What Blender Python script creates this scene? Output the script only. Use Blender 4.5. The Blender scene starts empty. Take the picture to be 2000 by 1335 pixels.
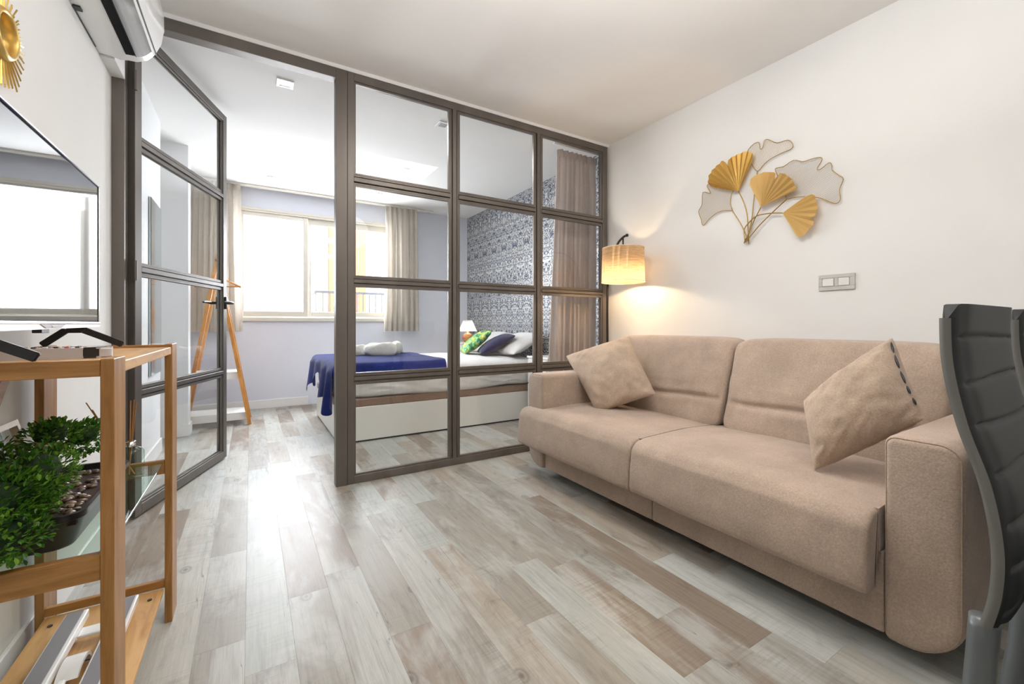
import bpy, bmesh, math, random
from mathutils import Vector, Matrix, noise
random.seed(7)
C = bpy.context.scene.collection
SC = bpy.context.scene
# ------------------------------------------------------------------ camera
F = 833.0; HY = 633.0; H = 0.98
A = math.atan(510/833.0)
sA, cA = math.sin(A), math.cos(A)
cam_d = bpy.data.cameras.new('camera'); cam = bpy.data.objects.new('camera', cam_d); C.objects.link(cam)
cam.location = (0, 0, H); cam.rotation_euler = (math.radians(90), 0, -A)
cam_d.sensor_width = 36; cam_d.lens = 36*F/2000; cam_d.shift_y = -34.5/2000
cam_d.clip_start = 0.02
SC.camera = cam
# ------------------------------------------------------------------ world + lights + exposure
W = bpy.data.worlds.new('sky'); SC.world = W; W.use_nodes = True
bg = W.node_tree.nodes['Background']
bg.inputs[0].default_value = (0.88, 0.94, 1.0, 1); bg.inputs[1].default_value = 6.0
SC.view_settings.view_transform = 'Standard'; SC.view_settings.look = 'None'
SC.view_settings.gamma = 1; SC.view_settings.use_curve_mapping = False
SC.view_settings.exposure = 0.3
def area(name, loc, rot, sx, sy, power, col=(1, 1, 1), portal=False):
    l = bpy.data.lights.new(name, 'AREA'); l.shape = 'RECTANGLE'; l.size = sx; l.size_y = sy
    l.energy = power; l.color = col
    o = bpy.data.objects.new(name, l); C.objects.link(o); o.location = loc; o.rotation_euler = rot
    if portal: l.cycles.is_portal = True
    return o
PI = math.pi
area('portal_back_window', (0.75, 5.95, 1.68), (-PI/2, 0, 0), 1.95, 1.4, 1, portal=True)
area('window_daylight', (0.75, 5.93, 1.68), (-math.radians(75), 0, 0), 1.6, 1.2, 95, (0.90, 0.94, 1.0))
area('fill_living_down', (1.2, 1.3, 2.5), (0, 0, 0), 0.7, 0.7, 12, (1.0, 0.95, 0.90))  # added fill for right wall and floor, no fixture on this ceiling
fill_pt = bpy.data.lights.new('fill_living_point', 'POINT'); fill_pt.energy = 4; fill_pt.color = (1.0, 0.95, 0.91); fill_pt.shadow_soft_size = 0.2  # added point fill for ceiling and walls, no pendant hangs here
po = bpy.data.objects.new('fill_living_point', fill_pt); C.objects.link(po); po.location = (1.1, -0.15, 2.15)
area('fill_living_up', (0.72, 0.42, 1.78), (PI, 0, 0), 0.6, 0.6, 37, (1.0, 0.975, 0.96))  # unseen fill aimed upwards, added to brighten the living room ceiling
area('fill_bedroom', (1.2, 3.3, 2.5), (0, 0, 0), 0.8, 0.5, 20, (0.95, 0.97, 1.0))  # added fill for the bed side; the square ceiling lights are off

# ------------------------------------------------------------------ ray helpers (photograph -> real planes)
def ray(x, y):
    r = (x-1000)/F; u = (HY-y)/F
    return (sA+cA*r, cA-sA*r, u)
def onX(x, y, v):
    d = ray(x, y); t = v/d[0]; return Vector((v, d[1]*t, H+d[2]*t))
def onY(x, y, v):
    d = ray(x, y); t = v/d[1]; return Vector((d[0]*t, v, H+d[2]*t))
def onZ(x, y, v):
    d = ray(x, y); t = (v-H)/d[2]; return Vector((d[0]*t, d[1]*t, v))

# ------------------------------------------------------------------ object helpers
def tag(o, label=None, cat=None, group=None, kind=None):
    if label: o['label'] = label
    if cat: o['category'] = cat
    if group: o['group'] = group
    if kind: o['kind'] = kind
    return o
def empty(name, loc, label=None, cat=None, group=None, kind=None, rz=0):
    o = bpy.data.objects.new(name, None); C.objects.link(o); o.location = loc; o.rotation_euler = (0, 0, rz)
    o.empty_display_size = 0.1
    return tag(o, label, cat, group, kind)
def mesh_obj(name, me, parent=None, smooth=None):
    o = bpy.data.objects.new(name, me); C.objects.link(o)
    if parent is not None:
        o.parent = parent
        o.matrix_parent_inverse = world_of(parent).inverted()
    return o
def world_of(p):
    m = Matrix.LocRotScale(p.location, p.rotation_euler, p.scale)
    if p.parent is not None: m = world_of(p.parent) @ p.matrix_parent_inverse @ m
    return m
def build(name, bm, mat, parent=None, smooth=False, angle=None):
    me = bpy.data.meshes.new(name)
    bmesh.ops.recalc_face_normals(bm, faces=bm.faces[:])
    bm.to_mesh(me); bm.free()
    if mat: me.materials.append(mat)
    if smooth:
        me.shade_smooth()
    if angle is not None:
        me.shade_smooth()
        try: me.set_sharp_from_angle(angle=math.radians(angle))
        except Exception: pass
    return mesh_obj(name, me, parent)
def root_of(name, bm, mat, label=None, cat=None, group=None, kind=None, **k):
    return tag(build(name, bm, mat, None, **k), label, cat, group, kind)

def bx(bm, x0, x1, y0, y1, z0, z1, bev=0, seg=2):
    t = bmesh.new()
    bmesh.ops.create_cube(t, size=1)
    bmesh.ops.scale(t, vec=(abs(x1-x0), abs(y1-y0), abs(z1-z0)), verts=t.verts)
    bmesh.ops.translate(t, vec=((x0+x1)/2, (y0+y1)/2, (z0+z1)/2), verts=t.verts)
    if bev > 0: bmesh.ops.bevel(t, geom=t.edges[:], offset=bev, segments=seg, affect='EDGES', profile=0.5)
    join(bm, t)
def join(bm, t, M=None):
    if M is not None: bmesh.ops.transform(t, matrix=M, verts=t.verts)
    me = bpy.data.meshes.new('tmp'); t.to_mesh(me); t.free(); bm.from_mesh(me); bpy.data.meshes.remove(me)
def box(x0, x1, y0, y1, z0, z1, bev=0, seg=2):
    bm = bmesh.new(); bx(bm, x0, x1, y0, y1, z0, z1, bev, seg); return bm
def beam(bm, p, q, w, t, up=(0, 0, 1), bev=0):
    p = Vector(p); q = Vector(q); d = q-p; L = d.length; d.normalize()
    up = Vector(up); s = d.cross(up)
    if s.length < 1e-5: s = d.cross(Vector((0, 1, 0)))
    s.normalize(); n = s.cross(d).normalized()
    b = bmesh.new(); bmesh.ops.create_cube(b, size=1)
    bmesh.ops.scale(b, vec=(w, t, L), verts=b.verts)
    if bev: bmesh.ops.bevel(b, geom=b.edges[:], offset=bev, segments=2, affect='EDGES')
    M = Matrix((s, n, d)).transposed().to_4x4(); M.translation = (p+q)/2
    join(bm, b, M)
def cyl(bm, p, q, r0, r1=None, seg=16, cap=True):
    if r1 is None: r1 = r0
    p = Vector(p); q = Vector(q); d = q-p
    t = bmesh.new()
    bmesh.ops.create_cone(t, cap_ends=cap, segments=seg, radius1=r0, radius2=r1, depth=d.length)
    M = d.to_track_quat('Z', 'Y').to_matrix().to_4x4(); M.translation = (p+q)/2
    join(bm, t, M)
def tube(bm, pts, r, seg=8, closed=False):
    pts = [Vector(p) for p in pts]; n = len(pts); rings = []
    up = Vector((0.13, 0.31, 0.94)).normalized()
    for i, p in enumerate(pts):
        a = pts[(i-1) % n] if (closed or i > 0) else p
        b = pts[(i+1) % n] if (closed or i < n-1) else p
        d = (b-a).normalized(); s = d.cross(up)
        if s.length < 1e-3: s = d.cross(Vector((1, 0, 0)))
        s.normalize(); w = s.cross(d)
        rr = r[i] if isinstance(r, (list, tuple)) else r
        rings.append([bm.verts.new(p+(s*math.cos(2*PI*k/seg)+w*math.sin(2*PI*k/seg))*rr) for k in range(seg)])
    m = n if closed else n-1
    for i in range(m):
        a = rings[i]; b = rings[(i+1) % n]
        for k in range(seg): bm.faces.new((a[k], a[(k+1) % seg], b[(k+1) % seg], b[k]))
    if not closed:
        bm.faces.new(rings[0]); bm.faces.new(rings[-1][::-1])
def lathe(bm, c, prof, seg=32, axis='Z'):
    rings = []
    for r, z in prof:
        ring = []
        for k in range(seg):
            a = 2*PI*k/seg
            if axis == 'Z': v = (c[0]+r*math.cos(a), c[1]+r*math.sin(a), c[2]+z)
            else: v = (c[0]+z, c[1]+r*math.cos(a), c[2]+r*math.sin(a))
            ring.append(bm.verts.new(v))
        rings.append(ring)
    for a, b in zip(rings, rings[1:]):
        for k in range(seg): bm.faces.new((a[k], a[(k+1) % seg], b[(k+1) % seg], b[k]))
    return rings
def extr(prof, t0, t1, plane, bev=0, seg=2, cuts=0):
    """closed profile in plane 'YZ','XZ','XY' extruded along the remaining axis"""
    bm = bmesh.new()
    def P(a, b, t):
        return {'YZ': (t, a, b), 'XZ': (a, t, b), 'XY': (a, b, t)}[plane]
    v0 = [bm.verts.new(P(a, b, t0)) for a, b in prof]; f0 = bm.faces.new(v0)
    n = len(prof)
    steps = [t0+(t1-t0)*i/(cuts+1) for i in range(cuts+2)]
    prev = v0
    for t in steps[1:]:
        cur = [bm.verts.new(P(a, b, t)) for a, b in prof]
        for i in range(n): bm.faces.new((prev[i], prev[(i+1) % n], cur[(i+1) % n], cur[i]))
        prev = cur
    f1 = bm.faces.new(prev)
    if bev:
        es = list(set(f0.edges[:]+f1.edges[:]))
        bmesh.ops.bevel(bm, geom=es, offset=bev, segments=seg, affect='EDGES')
    return bm
def rprof(x0, x1, y0, y1, r):
    """rounded rectangle; r = radii (x0y0, x1y0, x1y1, x0y1)"""
    pts = []
    cs = [((x0, y0), (1, 1), r[0], 180), ((x1, y0), (-1, 1), r[1], 270), ((x1, y1), (-1, -1), r[2], 0), ((x0, y1), (1, -1), r[3], 90)]
    for (cx, cy), (sx, sy), rr, a0 in cs:
        if rr <= 0: pts.append((cx, cy)); continue
        ox, oy = cx+sx*rr, cy+sy*rr; n = 8
        for k in range(n+1):
            a = math.radians(a0+90*k/n); pts.append((ox+rr*math.cos(a), oy+rr*math.sin(a)))
    return pts
def cubegrid(n):
    pts = {}; faces = []
    def key(p): return tuple(round(c*n) for c in p)
    for ax in range(3):
        for sg in (-1, 1):
            for i in range(n):
                for j in range(n):
                    q = []
                    for (a, b) in ((i, j), (i+1, j), (i+1, j+1), (i, j+1)):
                        u = -1+2*a/n; v = -1+2*b/n
                        p = [0, 0, 0]; p[ax] = sg; p[(ax+1) % 3] = u; p[(ax+2) % 3] = v
                        q.append(tuple(p))
                    if sg < 0: q.reverse()
                    ids = []
                    for p in q:
                        k = key(p)
                        if k not in pts: pts[k] = (len(pts), p)
                        ids.append(pts[k][0])
                    faces.append(ids)
    vs = [p for _, p in sorted(pts.values())]
    return vs, faces
def soft(n, k, fn, flare=1.0):
    vs, fs = cubegrid(n); bm = bmesh.new(); V = []
    for p in vs:
        q = [math.copysign(abs(c)**flare, c) for c in p]
        m = (abs(q[0])**k+abs(q[1])**k+abs(q[2])**k)**(1/k)
        V.append(bm.verts.new(fn(q[0]/m, q[1]/m, q[2]/m)))
    for f in fs: bm.faces.new([V[i] for i in f])
    return bm
def nz(x, y, z, s=1.0): return noise.noise(Vector((x*s, y*s, z*s)))
def pillow(corners, th, n=28, seed=0, pinch=0.07, wr=0.012, expo=0.5):
    """corners: 4 Vectors around; returns closed cushion mesh"""
    c0, c1, c2, c3 = [Vector(c) for c in corners]
    N = ((c2-c0).cross(c3-c1)).normalized(); ctr = (c0+c1+c2+c3)/4
    bm = bmesh.new(); grid = {}
    for s in (1, -1):
        for i in range(n+1):
            for j in range(n+1):
                edge = i in (0, n) or j in (0, n)
                if s == -1 and edge: grid[(s, i, j)] = grid[(1, i, j)]; continue
                u = -math.cos(PI*i/n); v = -math.cos(PI*j/n)
                a = (1+u)/2; b = (1+v)/2
                p = c0*(1-a)*(1-b)+c1*a*(1-b)+c2*a*b+c3*(1-a)*b
                # edges pulled in between corners
                pin = (1-pinch*((1-v*v)*u*u+(1-u*u)*v*v))*(1-0.035*(abs(u*v))**5)
                p = ctr+(p-ctr)*pin
                h = th*(max(0, (1-u*u)*(1-v*v)))**expo
                w = wr*(nz(u*2.2+seed, v*2.2, s*3.0)+0.6*nz(u*5+seed, v*5, s*2.0+7))
                crn = (abs(u)*abs(v))**2
                w += wr*1.3*math.sin(13*(u-v)+seed+2*nz(u*2, v*2, seed))*crn**0.6*(1-max(abs(u), abs(v))**6)
                w += wr*0.8*math.sin(22*(u*0.8+v)+seed+3*nz(u*3, v*3, seed))*max(0, abs(v)-0.35)
                edgef = (1-max(abs(u), abs(v))**8)
                p = p+N*s*(h+w*edgef)
                grid[(s, i, j)] = bm.verts.new(p)
        for i in range(n):
            for j in range(n):
                q = [grid[(s, i, j)], grid[(s, i+1, j)], grid[(s, i+1, j+1)], grid[(s, i, j+1)]]
                if s < 0: q.reverse()
                bm.faces.new(q)
    return bm
def pl_curve(pts, t):
    n = len(pts)-1; x = t*n; i = min(int(x), n-1); f = x-i
    a = Vector(pts[max(i-1, 0)]); b = Vector(pts[i]); c = Vector(pts[i+1]); d = Vector(pts[min(i+2, n)])
    return 0.5*((2*b)+(c-a)*f+(2*a-5*b+4*c-d)*f*f+(3*b-a-3*c+d)*f*f*f)
def spline(pts, n): return [pl_curve(pts, i/(n-1)) for i in range(n)]

# ------------------------------------------------------------------ materials
def mat(name, col=(0.8, 0.8, 0.8), rough=0.5, metal=0.0, spec=0.5, trans=0, emit=None, es=0):
    m = bpy.data.materials.new(name); m.use_nodes = True
    b = m.node_tree.nodes['Principled BSDF']
    b.inputs['Base Color'].default_value = (*col, 1); b.inputs['Roughness'].default_value = rough
    b.inputs['Metallic'].default_value = metal; b.inputs['Specular IOR Level'].default_value = spec
    if emit: b.inputs['Emission Color'].default_value = (*emit, 1); b.inputs['Emission Strength'].default_value = es
    return m
def nodes(m): return m.node_tree.nodes, m.node_tree.links, m.node_tree.nodes['Principled BSDF']
def coords(m, scale=(1, 1, 1), kind='Object', rot=(0, 0, 0)):
    n, l, b = nodes(m); tc = n.new('ShaderNodeTexCoord'); mp = n.new('ShaderNodeMapping')
    mp.inputs['Scale'].default_value = scale; mp.inputs['Rotation'].default_value = rot
    l.new(tc.outputs[kind], mp.inputs['Vector']); return mp.outputs[0]
def ntex(m, vec, scale, detail=4, rough=0.5, dist=0):
    n, l, b = nodes(m); t = n.new('ShaderNodeTexNoise'); t.inputs['Scale'].default_value = scale
    t.inputs['Detail'].default_value = detail; t.inputs['Roughness'].default_value = rough; t.inputs['Distortion'].default_value = dist
    l.new(vec, t.inputs['Vector']); return t.outputs['Fac']
def ramp(m, fac, stops, interp='LINEAR'):
    n, l, b = nodes(m); r = n.new('ShaderNodeValToRGB'); r.color_ramp.interpolation = interp
    e = r.color_ramp.elements
    e[0].position = stops[0][0]; e[0].color = (*stops[0][1], 1)
    e[1].position = stops[-1][0]; e[1].color = (*stops[-1][1], 1)
    for p, c in stops[1:-1]:
        x = e.new(p); x.color = (*c, 1)
    l.new(fac, r.inputs['Fac']); return r.outputs['Color']
def mixc(m, fac, a, b_, mode='MIX'):
    n, l, b = nodes(m); x = n.new('ShaderNodeMix'); x.data_type = 'RGBA'; x.blend_type = mode
    for sock, v in ((x.inputs[0], fac), (x.inputs[6], a), (x.inputs[7], b_)):
        if isinstance(v, (int, float)): sock.default_value = v
        elif isinstance(v, tuple): sock.default_value = (*v, 1)
        else: l.new(v, sock)
    return x.outputs[2]
def math_(m, op, a, b_=None, c_=None):
    n, l, b = nodes(m); x = n.new('ShaderNodeMath'); x.operation = op
    for i, v in enumerate((a, b_, c_)):
        if v is None: continue
        if isinstance(v, (int, float)): x.inputs[i].default_value = v
        else: l.new(v, x.inputs[i])
    return x.outputs[0]
def bump(m, h, strength=0.2, dist=0.01):
    n, l, b = nodes(m); x = n.new('ShaderNodeBump'); x.inputs['Strength'].default_value = strength
    x.inputs['Distance'].default_value = dist; l.new(h, x.inputs['Height']); l.new(x.outputs[0], b.inputs['Normal'])
def setc(m, c): n, l, b = nodes(m); l.new(c, b.inputs['Base Color'])
def plaster(name, col):
    m = mat(name, col, 0.85, spec=0.2); v = coords(m)
    f = ntex(m, v, 2.5, 3); setc(m, ramp(m, f, [(0.3, tuple(c*0.97 for c in col)), (0.7, col)]))
    bump(m, ntex(m, v, 90, 3), 0.12, 0.002); return m
M_wall = plaster('wall_paint', (0.79, 0.785, 0.765))
M_wallb = plaster('bedroom_paint', (0.74, 0.755, 0.83))
M_ceil = plaster('ceiling_paint', (0.82, 0.80, 0.775))
M_trim = mat('white_trim', (0.82, 0.81, 0.80), 0.4)
M_whiteg = mat('white_gloss', (0.85, 0.85, 0.84), 0.15)
M_whitelam = mat('white_laminate', (0.80, 0.79, 0.75), 0.3)
M_alu = mat('cream_aluminium', (0.70, 0.66, 0.58), 0.35, 0.2)
def glassmat(name, tint=(1, 1, 1), refl=1.0):
    m = bpy.data.materials.new(name); m.use_nodes = True; n = m.node_tree.nodes; l = m.node_tree.links
    n.clear(); out = n.new('ShaderNodeOutputMaterial'); mx = n.new('ShaderNodeMixShader')
    t = n.new('ShaderNodeBsdfTransparent'); t.inputs[0].default_value = (*tint, 1)
    g = n.new('ShaderNodeBsdfGlossy'); g.inputs['Roughness'].default_value = 0.0
    lw = n.new('ShaderNodeLayerWeight'); lw.inputs[0].default_value = 0.5
    pw = n.new('ShaderNodeMath'); pw.operation = 'POWER'; pw.inputs[1].default_value = 5; l.new(lw.outputs['Facing'], pw.inputs[0])
    mu = n.new('ShaderNodeMath'); mu.operation = 'MULTIPLY_ADD'; mu.inputs[1].default_value = 0.80*refl; mu.inputs[2].default_value = 0.035*refl
    l.new(pw.outputs[0], mu.inputs[0]); l.new(mu.outputs[0], mx.inputs[0])
    l.new(t.outputs[0], mx.inputs[1]); l.new(g.outputs[0], mx.inputs[2]); l.new(mx.outputs[0], out.inputs[0])
    return m
M_glass = glassmat('clear_glass', (0.985, 0.99, 0.985))
M_winglass = glassmat('window_glass', (0.98, 0.99, 1.0))
M_shelfglass = glassmat('shelf_glass', (0.86, 0.95, 0.90))
def steel():
    m = mat('raw_steel', (0.12, 0.10, 0.085), 0.42, 0.55); v = coords(m, (1, 1, 0.15))
    f = ntex(m, v, 10, 4, 0.5); f2 = ntex(m, coords(m, (1, 1, 0.4)), 4, 3)
    c = ramp(m, f, [(0.25, (0.135, 0.118, 0.105)), (0.55, (0.165, 0.146, 0.13)), (0.8, (0.21, 0.188, 0.168))])
    setc(m, mixc(m, math_(m, 'MULTIPLY', f2, 0.5), c, (0.20, 0.175, 0.15)))
    bump(m, f, 0.15, 0.002); return m
M_steel = steel()
def wood(name, c0, c1, c2, axis=(12, 1.2, 12), rough=0.45, sc=3.0):
    m = mat(name, c1, rough); v = coords(m, axis)
    f = ntex(m, v, sc, 6, 0.6, 0.6); n, l, b = nodes(m)
    setc(m, ramp(m, f, [(0.28, c0), (0.5, c1), (0.75, c2)])); bump(m, f, 0.12, 0.002); return m
OAK = ((0.22, 0.090, 0.018), (0.35, 0.165, 0.042), (0.46, 0.245, 0.080))
M_oakY = wood('oak_along_y', *OAK, axis=(14, 1.5, 14))
M_oakZ = wood('oak_along_z', *OAK, axis=(14, 14, 1.5))
M_oakX = wood('oak_along_x', *OAK, axis=(1.5, 14, 14))
M_oakboard = wood('oak_board', (0.42, 0.22, 0.075), (0.62, 0.36, 0.14), (0.70, 0.45, 0.20), axis=(7, 1.0, 7), sc=4)
M_bamboo = wood('bamboo_slat', (0.42, 0.17, 0.04), (0.62, 0.27, 0.06), (0.72, 0.36, 0.10), axis=(6, 6, 2))
M_palewood = wood('pale_wood', (0.62, 0.50, 0.36), (0.75, 0.64, 0.48), (0.82, 0.72, 0.58))
def fabric(name, col, sc=400, mott=0.12, rough=0.95, bs=0.35, sheen=0.3):
    m = mat(name, col, rough, spec=0.15); v = coords(m); n, l, b = nodes(m)
    b.inputs['Sheen Weight'].default_value = sheen
    f1 = ntex(m, v, 5, 4, 0.6); f2 = ntex(m, v, sc*0.4, 3, 0.7)
    lo = tuple(c*(1-mott) for c in col); hi = tuple(min(1, c*(1+mott)) for c in col)
    c = ramp(m, f1, [(0.35, lo), (0.65, hi)])
    c = mixc(m, 0.75, c, ramp(m, f2, [(0.3, (0.66, 0.64, 0.62)), (0.7, (1.0, 1.0, 1.0))]), 'MULTIPLY')
    setc(m, c); bump(m, f2, bs, 0.003); return m
M_sofa = fabric('sofa_chenille', (0.48, 0.375, 0.30), 420, 0.10, sheen=0.2)
M_sofa2 = fabric('cushion_velvet', (0.50, 0.385, 0.295), 420, 0.14, sheen=0.2)
M_pipe = fabric('sofa_piping', (0.42, 0.315, 0.24), 420, 0.1)
M_curt = fabric('beige_linen', (0.66, 0.60, 0.52), 500, 0.05, bs=0.1)
M_taupe = fabric('taupe_voile', (0.52, 0.44, 0.40), 500, 0.05, bs=0.1)
M_bedwhite = fabric('white_cotton', (0.78, 0.77, 0.76), 500, 0.03, bs=0.1)
M_towel = fabric('white_terry', (0.74, 0.72, 0.66), 300, 0.05)
M_blue = fabric('blue_throw', (0.025, 0.045, 0.26), 250, 0.3, sheen=0.25)
M_navy = fabric('navy_velvet', (0.020, 0.022, 0.085), 300, 0.3, sheen=0.2)
M_tan = fabric('tan_bed_base', (0.33, 0.22, 0.16), 400, 0.06)
def thinT(m, amt):
    n, l, b = nodes(m); out = [x for x in n if x.type == 'OUTPUT_MATERIAL'][0]
    t = n.new('ShaderNodeBsdfTranslucent'); mx = n.new('ShaderNodeMixShader'); mx.inputs[0].default_value = amt
    src = b.inputs['Base Color'].links[0].from_socket if b.inputs['Base Color'].links else None
    if src: l.new(src, t.inputs[0])
    else: t.inputs[0].default_value = b.inputs['Base Color'].default_value
    l.new(b.outputs[0], mx.inputs[1]); l.new(t.outputs[0], mx.inputs[2]); l.new(mx.outputs[0], out.inputs[0])
thinT(M_curt, 0.25); thinT(M_taupe, 0.2)
M_black = mat('black_plastic', (0.012, 0.012, 0.013), 0.35)
M_blackm = mat('black_metal', (0.02, 0.018, 0.017), 0.4, 0.5)
M_grey = mat('grey_plastic', (0.22, 0.21, 0.22), 0.35)
M_silver = mat('silver_plastic', (0.62, 0.60, 0.59), 0.25, 0.6)
M_chrome = mat('chrome', (0.8, 0.8, 0.8), 0.12, 1.0)
M_screen = mat('tv_screen', (0.015, 0.016, 0.02), 0.03, 0.0, 0.9)
M_screen.node_tree.nodes['Principled BSDF'].inputs['IOR'].default_value = 2.3
def goldm(name, c, rough, metal):
    m = mat(name, c, rough, metal); f = ntex(m, coords(m), 60, 3); bump(m, f, 0.08, 0.001); return m
M_gold = goldm('gold_paint', (0.80, 0.54, 0.16), 0.30, 0.75)
M_goldmat = goldm('gold_leaf', (0.78, 0.53, 0.19), 0.42, 0.35)
M_brass = goldm('dark_brass', (0.42, 0.26, 0.07), 0.4, 0.8)
M_mirror = mat('mirror', (0.9, 0.9, 0.9), 0.02, 1.0)

def plankmat():
    m = mat('washed_laminate', (0.5, 0.48, 0.45), 0.34, spec=0.45); n, l, b = nodes(m)
    tc = n.new('ShaderNodeTexCoord'); oi = n.new('ShaderNodeObjectInfo')
    comb = n.new('ShaderNodeCombineXYZ')
    r = oi.outputs['Random']
    l.new(math_(m, 'MULTIPLY', r, 37.0), comb.inputs[0]); l.new(math_(m, 'MULTIPLY', r, 91.0), comb.inputs[1]); l.new(math_(m, 'MULTIPLY', r, 11.0), comb.inputs[2])
    add = n.new('ShaderNodeVectorMath'); add.operation = 'ADD'; l.new(tc.outputs['Object'], add.inputs[0]); l.new(comb.outputs[0], add.inputs[1])
    def mp(s):
        x = n.new('ShaderNodeMapping'); x.inputs['Scale'].default_value = s; l.new(add.outputs[0], x.inputs['Vector']); return x.outputs[0]
    g = ntex(m, mp((30, 1.6, 1)), 2.0, 6, 0.65, 0.4)       # grain
    g2 = ntex(m, mp((90, 3, 1)), 3.0, 4, 0.7)               # fine grain
    wash = ntex(m, mp((3.5, 1.1, 1)), 1.6, 5, 0.6, 0.5)     # white wash patches
    saw = ntex(m, mp((2, 60, 1)), 2.0, 3, 0.6)              # saw marks across
    spot = ntex(m, mp((7, 3.2, 1)), 1.3, 6, 0.7, 1.2)
    base = ramp(m, r, [(0.0, (0.36, 0.29, 0.235)), (0.16, (0.50, 0.435, 0.365)), (0.34, (0.42, 0.385, 0.34)), (0.52, (0.60, 0.575, 0.52)), (0.72, (0.53, 0.54, 0.51)), (0.88, (0.64, 0.65, 0.63)), (1.0, (0.66, 0.68, 0.67))], 'CONSTANT')
    washm = ramp(m, wash, [(0.46, (0, 0, 0)), (0.60, (1, 1, 1))])
    c = mixc(m, math_(m, 'MULTIPLY', washm, 0.62), base, (0.69, 0.70, 0.68))
    c = mixc(m, 0.7, c, ramp(m, g, [(0.28, (0.62, 0.60, 0.58)), (0.5, (0.93, 0.925, 0.92)), (0.75, (1.06, 1.05, 1.04))]), 'MULTIPLY')
    c = mixc(m, 0.5, c, ramp(m, g2, [(0.3, (0.72, 0.71, 0.70)), (0.6, (1, 1, 1))]), 'MULTIPLY')
    sawm = ramp(m, ntex(m, mp((2.5, 1.6, 1)), 1.4, 3, 0.5), [(0.48, (0, 0, 0)), (0.62, (1, 1, 1))])
    c = mixc(m, math_(m, 'MULTIPLY', sawm, 0.5), c, mixc(m, 1.0, c, ramp(m, saw, [(0.35, (0.70, 0.69, 0.68)), (0.55, (1.05, 1.05, 1.05))]), 'MULTIPLY'))
    c = mixc(m, 0.9, c, ramp(m, spot, [(0.27, (0.45, 0.43, 0.41)), (0.37, (0.86, 0.85, 0.84)), (0.46, (1, 1, 1))]), 'MULTIPLY')
    vo = n.new('ShaderNodeTexVoronoi'); vo.inputs['Scale'].default_value = 1.7; l.new(mp((2.2, 1.5, 1)), vo.inputs['Vector'])
    c = mixc(m, 0.85, c, ramp(m, vo.outputs['Distance'], [(0.02, (0.30, 0.28, 0.26)), (0.045, (0.80, 0.79, 0.77)), (0.065, (0.55, 0.53, 0.50)), (0.09, (0.95, 0.94, 0.93)), (0.20, (1, 1, 1))]), 'MULTIPLY')
    crk = ntex(m, mp((34, 1.0, 1)), 1.1, 2, 0.4, 0.8)
    c = mixc(m, 0.8, c, ramp(m, math_(m, 'ABSOLUTE', math_(m, 'SUBTRACT', crk, 0.30)), [(0.0, (0.35, 0.33, 0.31)), (0.008, (1, 1, 1))]), 'MULTIPLY')
    setc(m, mixc(m, 1.0, c, (0.76, 0.765, 0.745), 'MULTIPLY'))
    h = math_(m, 'ADD', math_(m, 'MULTIPLY', g2, 0.6), math_(m, 'MULTIPLY', saw, 0.5))
    bump(m, h, 0.16, 0.0015)
    l.new(math_(m, 'ADD', math_(m, 'MULTIPLY', g, 0.16), 0.32), b.inputs['Roughness'])
    return m
M_plank = plankmat()
def wallpaper():
    m = mat('damask_wallpaper', (0.2, 0.25, 0.4), 0.5); n, l, b = nodes(m)
    tc = n.new('ShaderNodeTexCoord'); sx = n.new('ShaderNodeSeparateXYZ'); l.new(tc.outputs['Object'], sx.inputs[0])
    y = math_(m, 'PINGPONG', sx.outputs[1], 0.13)
    zz = math_(m, 'ADD', sx.outputs[2], 3.0)
    cb = n.new('ShaderNodeCombineXYZ'); l.new(y, cb.inputs[0]); l.new(zz, cb.inputs[1])
    f = ntex(m, cb.outputs[0], 13, 2, 0.45, 1.8)
    f = math_(m, 'PINGPONG', math_(m, 'MULTIPLY', f, 6.0), 0.5)
    f2 = ntex(m, cb.outputs[0], 11, 1, 0.3, 1.5)
    big = ramp(m, f2, [(0.33, (0, 0, 0)), (0.36, (1, 1, 1))])
    s = ramp(m, f, [(0.235, (0, 0, 0)), (0.275, (1, 1, 1))])
    s = mixc(m, 0.5, s, mixc(m, 1.0, s, big, 'MULTIPLY'))
    c = mixc(m, s, (0.022, 0.034, 0.075), (0.50, 0.50, 0.49))
    setc(m, c); l.new(ramp(m, s, [(0, (0.5,)*3), (1, (0.3,)*3)]), b.inputs['Roughness'])
    return m
M_paper = wallpaper()

# ================================================================== ROOM SHELL
XL, XR, XR2, YB, YF, ZC = -0.57, 2.68, 2.745, 5.76, -2.4, 2.55
YP = 2.742
def struct(name, bm, m, **k): return tag(build(name, bm, m, **k), kind='structure')
floor = struct('floor', box(-1.0, 3.0, YF-0.1, 5.95, -0.08, -0.012), mat('floor_underlay', (0.10, 0.09, 0.08), 0.9))
# planks
lens = [0.62, 0.86, 1.1, 1.28]
PW = 0.13
pmesh = []
for Lp in lens:
    bm = box(-PW/2+0.0001, PW/2-0.0001, -Lp/2+0.0001, Lp/2-0.0001, -0.011, 0.0, 0.0003, 1)
    me = bpy.data.meshes.new('plank'); bmesh.ops.recalc_face_normals(bm, faces=bm.faces[:]); bm.to_mesh(me); bm.free(); me.materials.append(M_plank)
    pmesh.append((Lp, me))
random.seed(21); cnt = 0
x = -0.86
while x < XR2+0.13:
    y = -1.55-random.random()*1.0; last = -1
    while y < YB:
        k = random.choice([i for i in range(4) if i != last]); last = k
        Lp, me = pmesh[k]
        if cnt < 298 and y+Lp > -1.3:
            o = bpy.data.objects.new('plank', me); C.objects.link(o); o.location = (x, y+Lp/2, 0); o.parent = floor; cnt += 1
        y += Lp
    x += PW
bm = bmesh.new(); xx = -0.86                       # rows behind the viewer, joined
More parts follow.
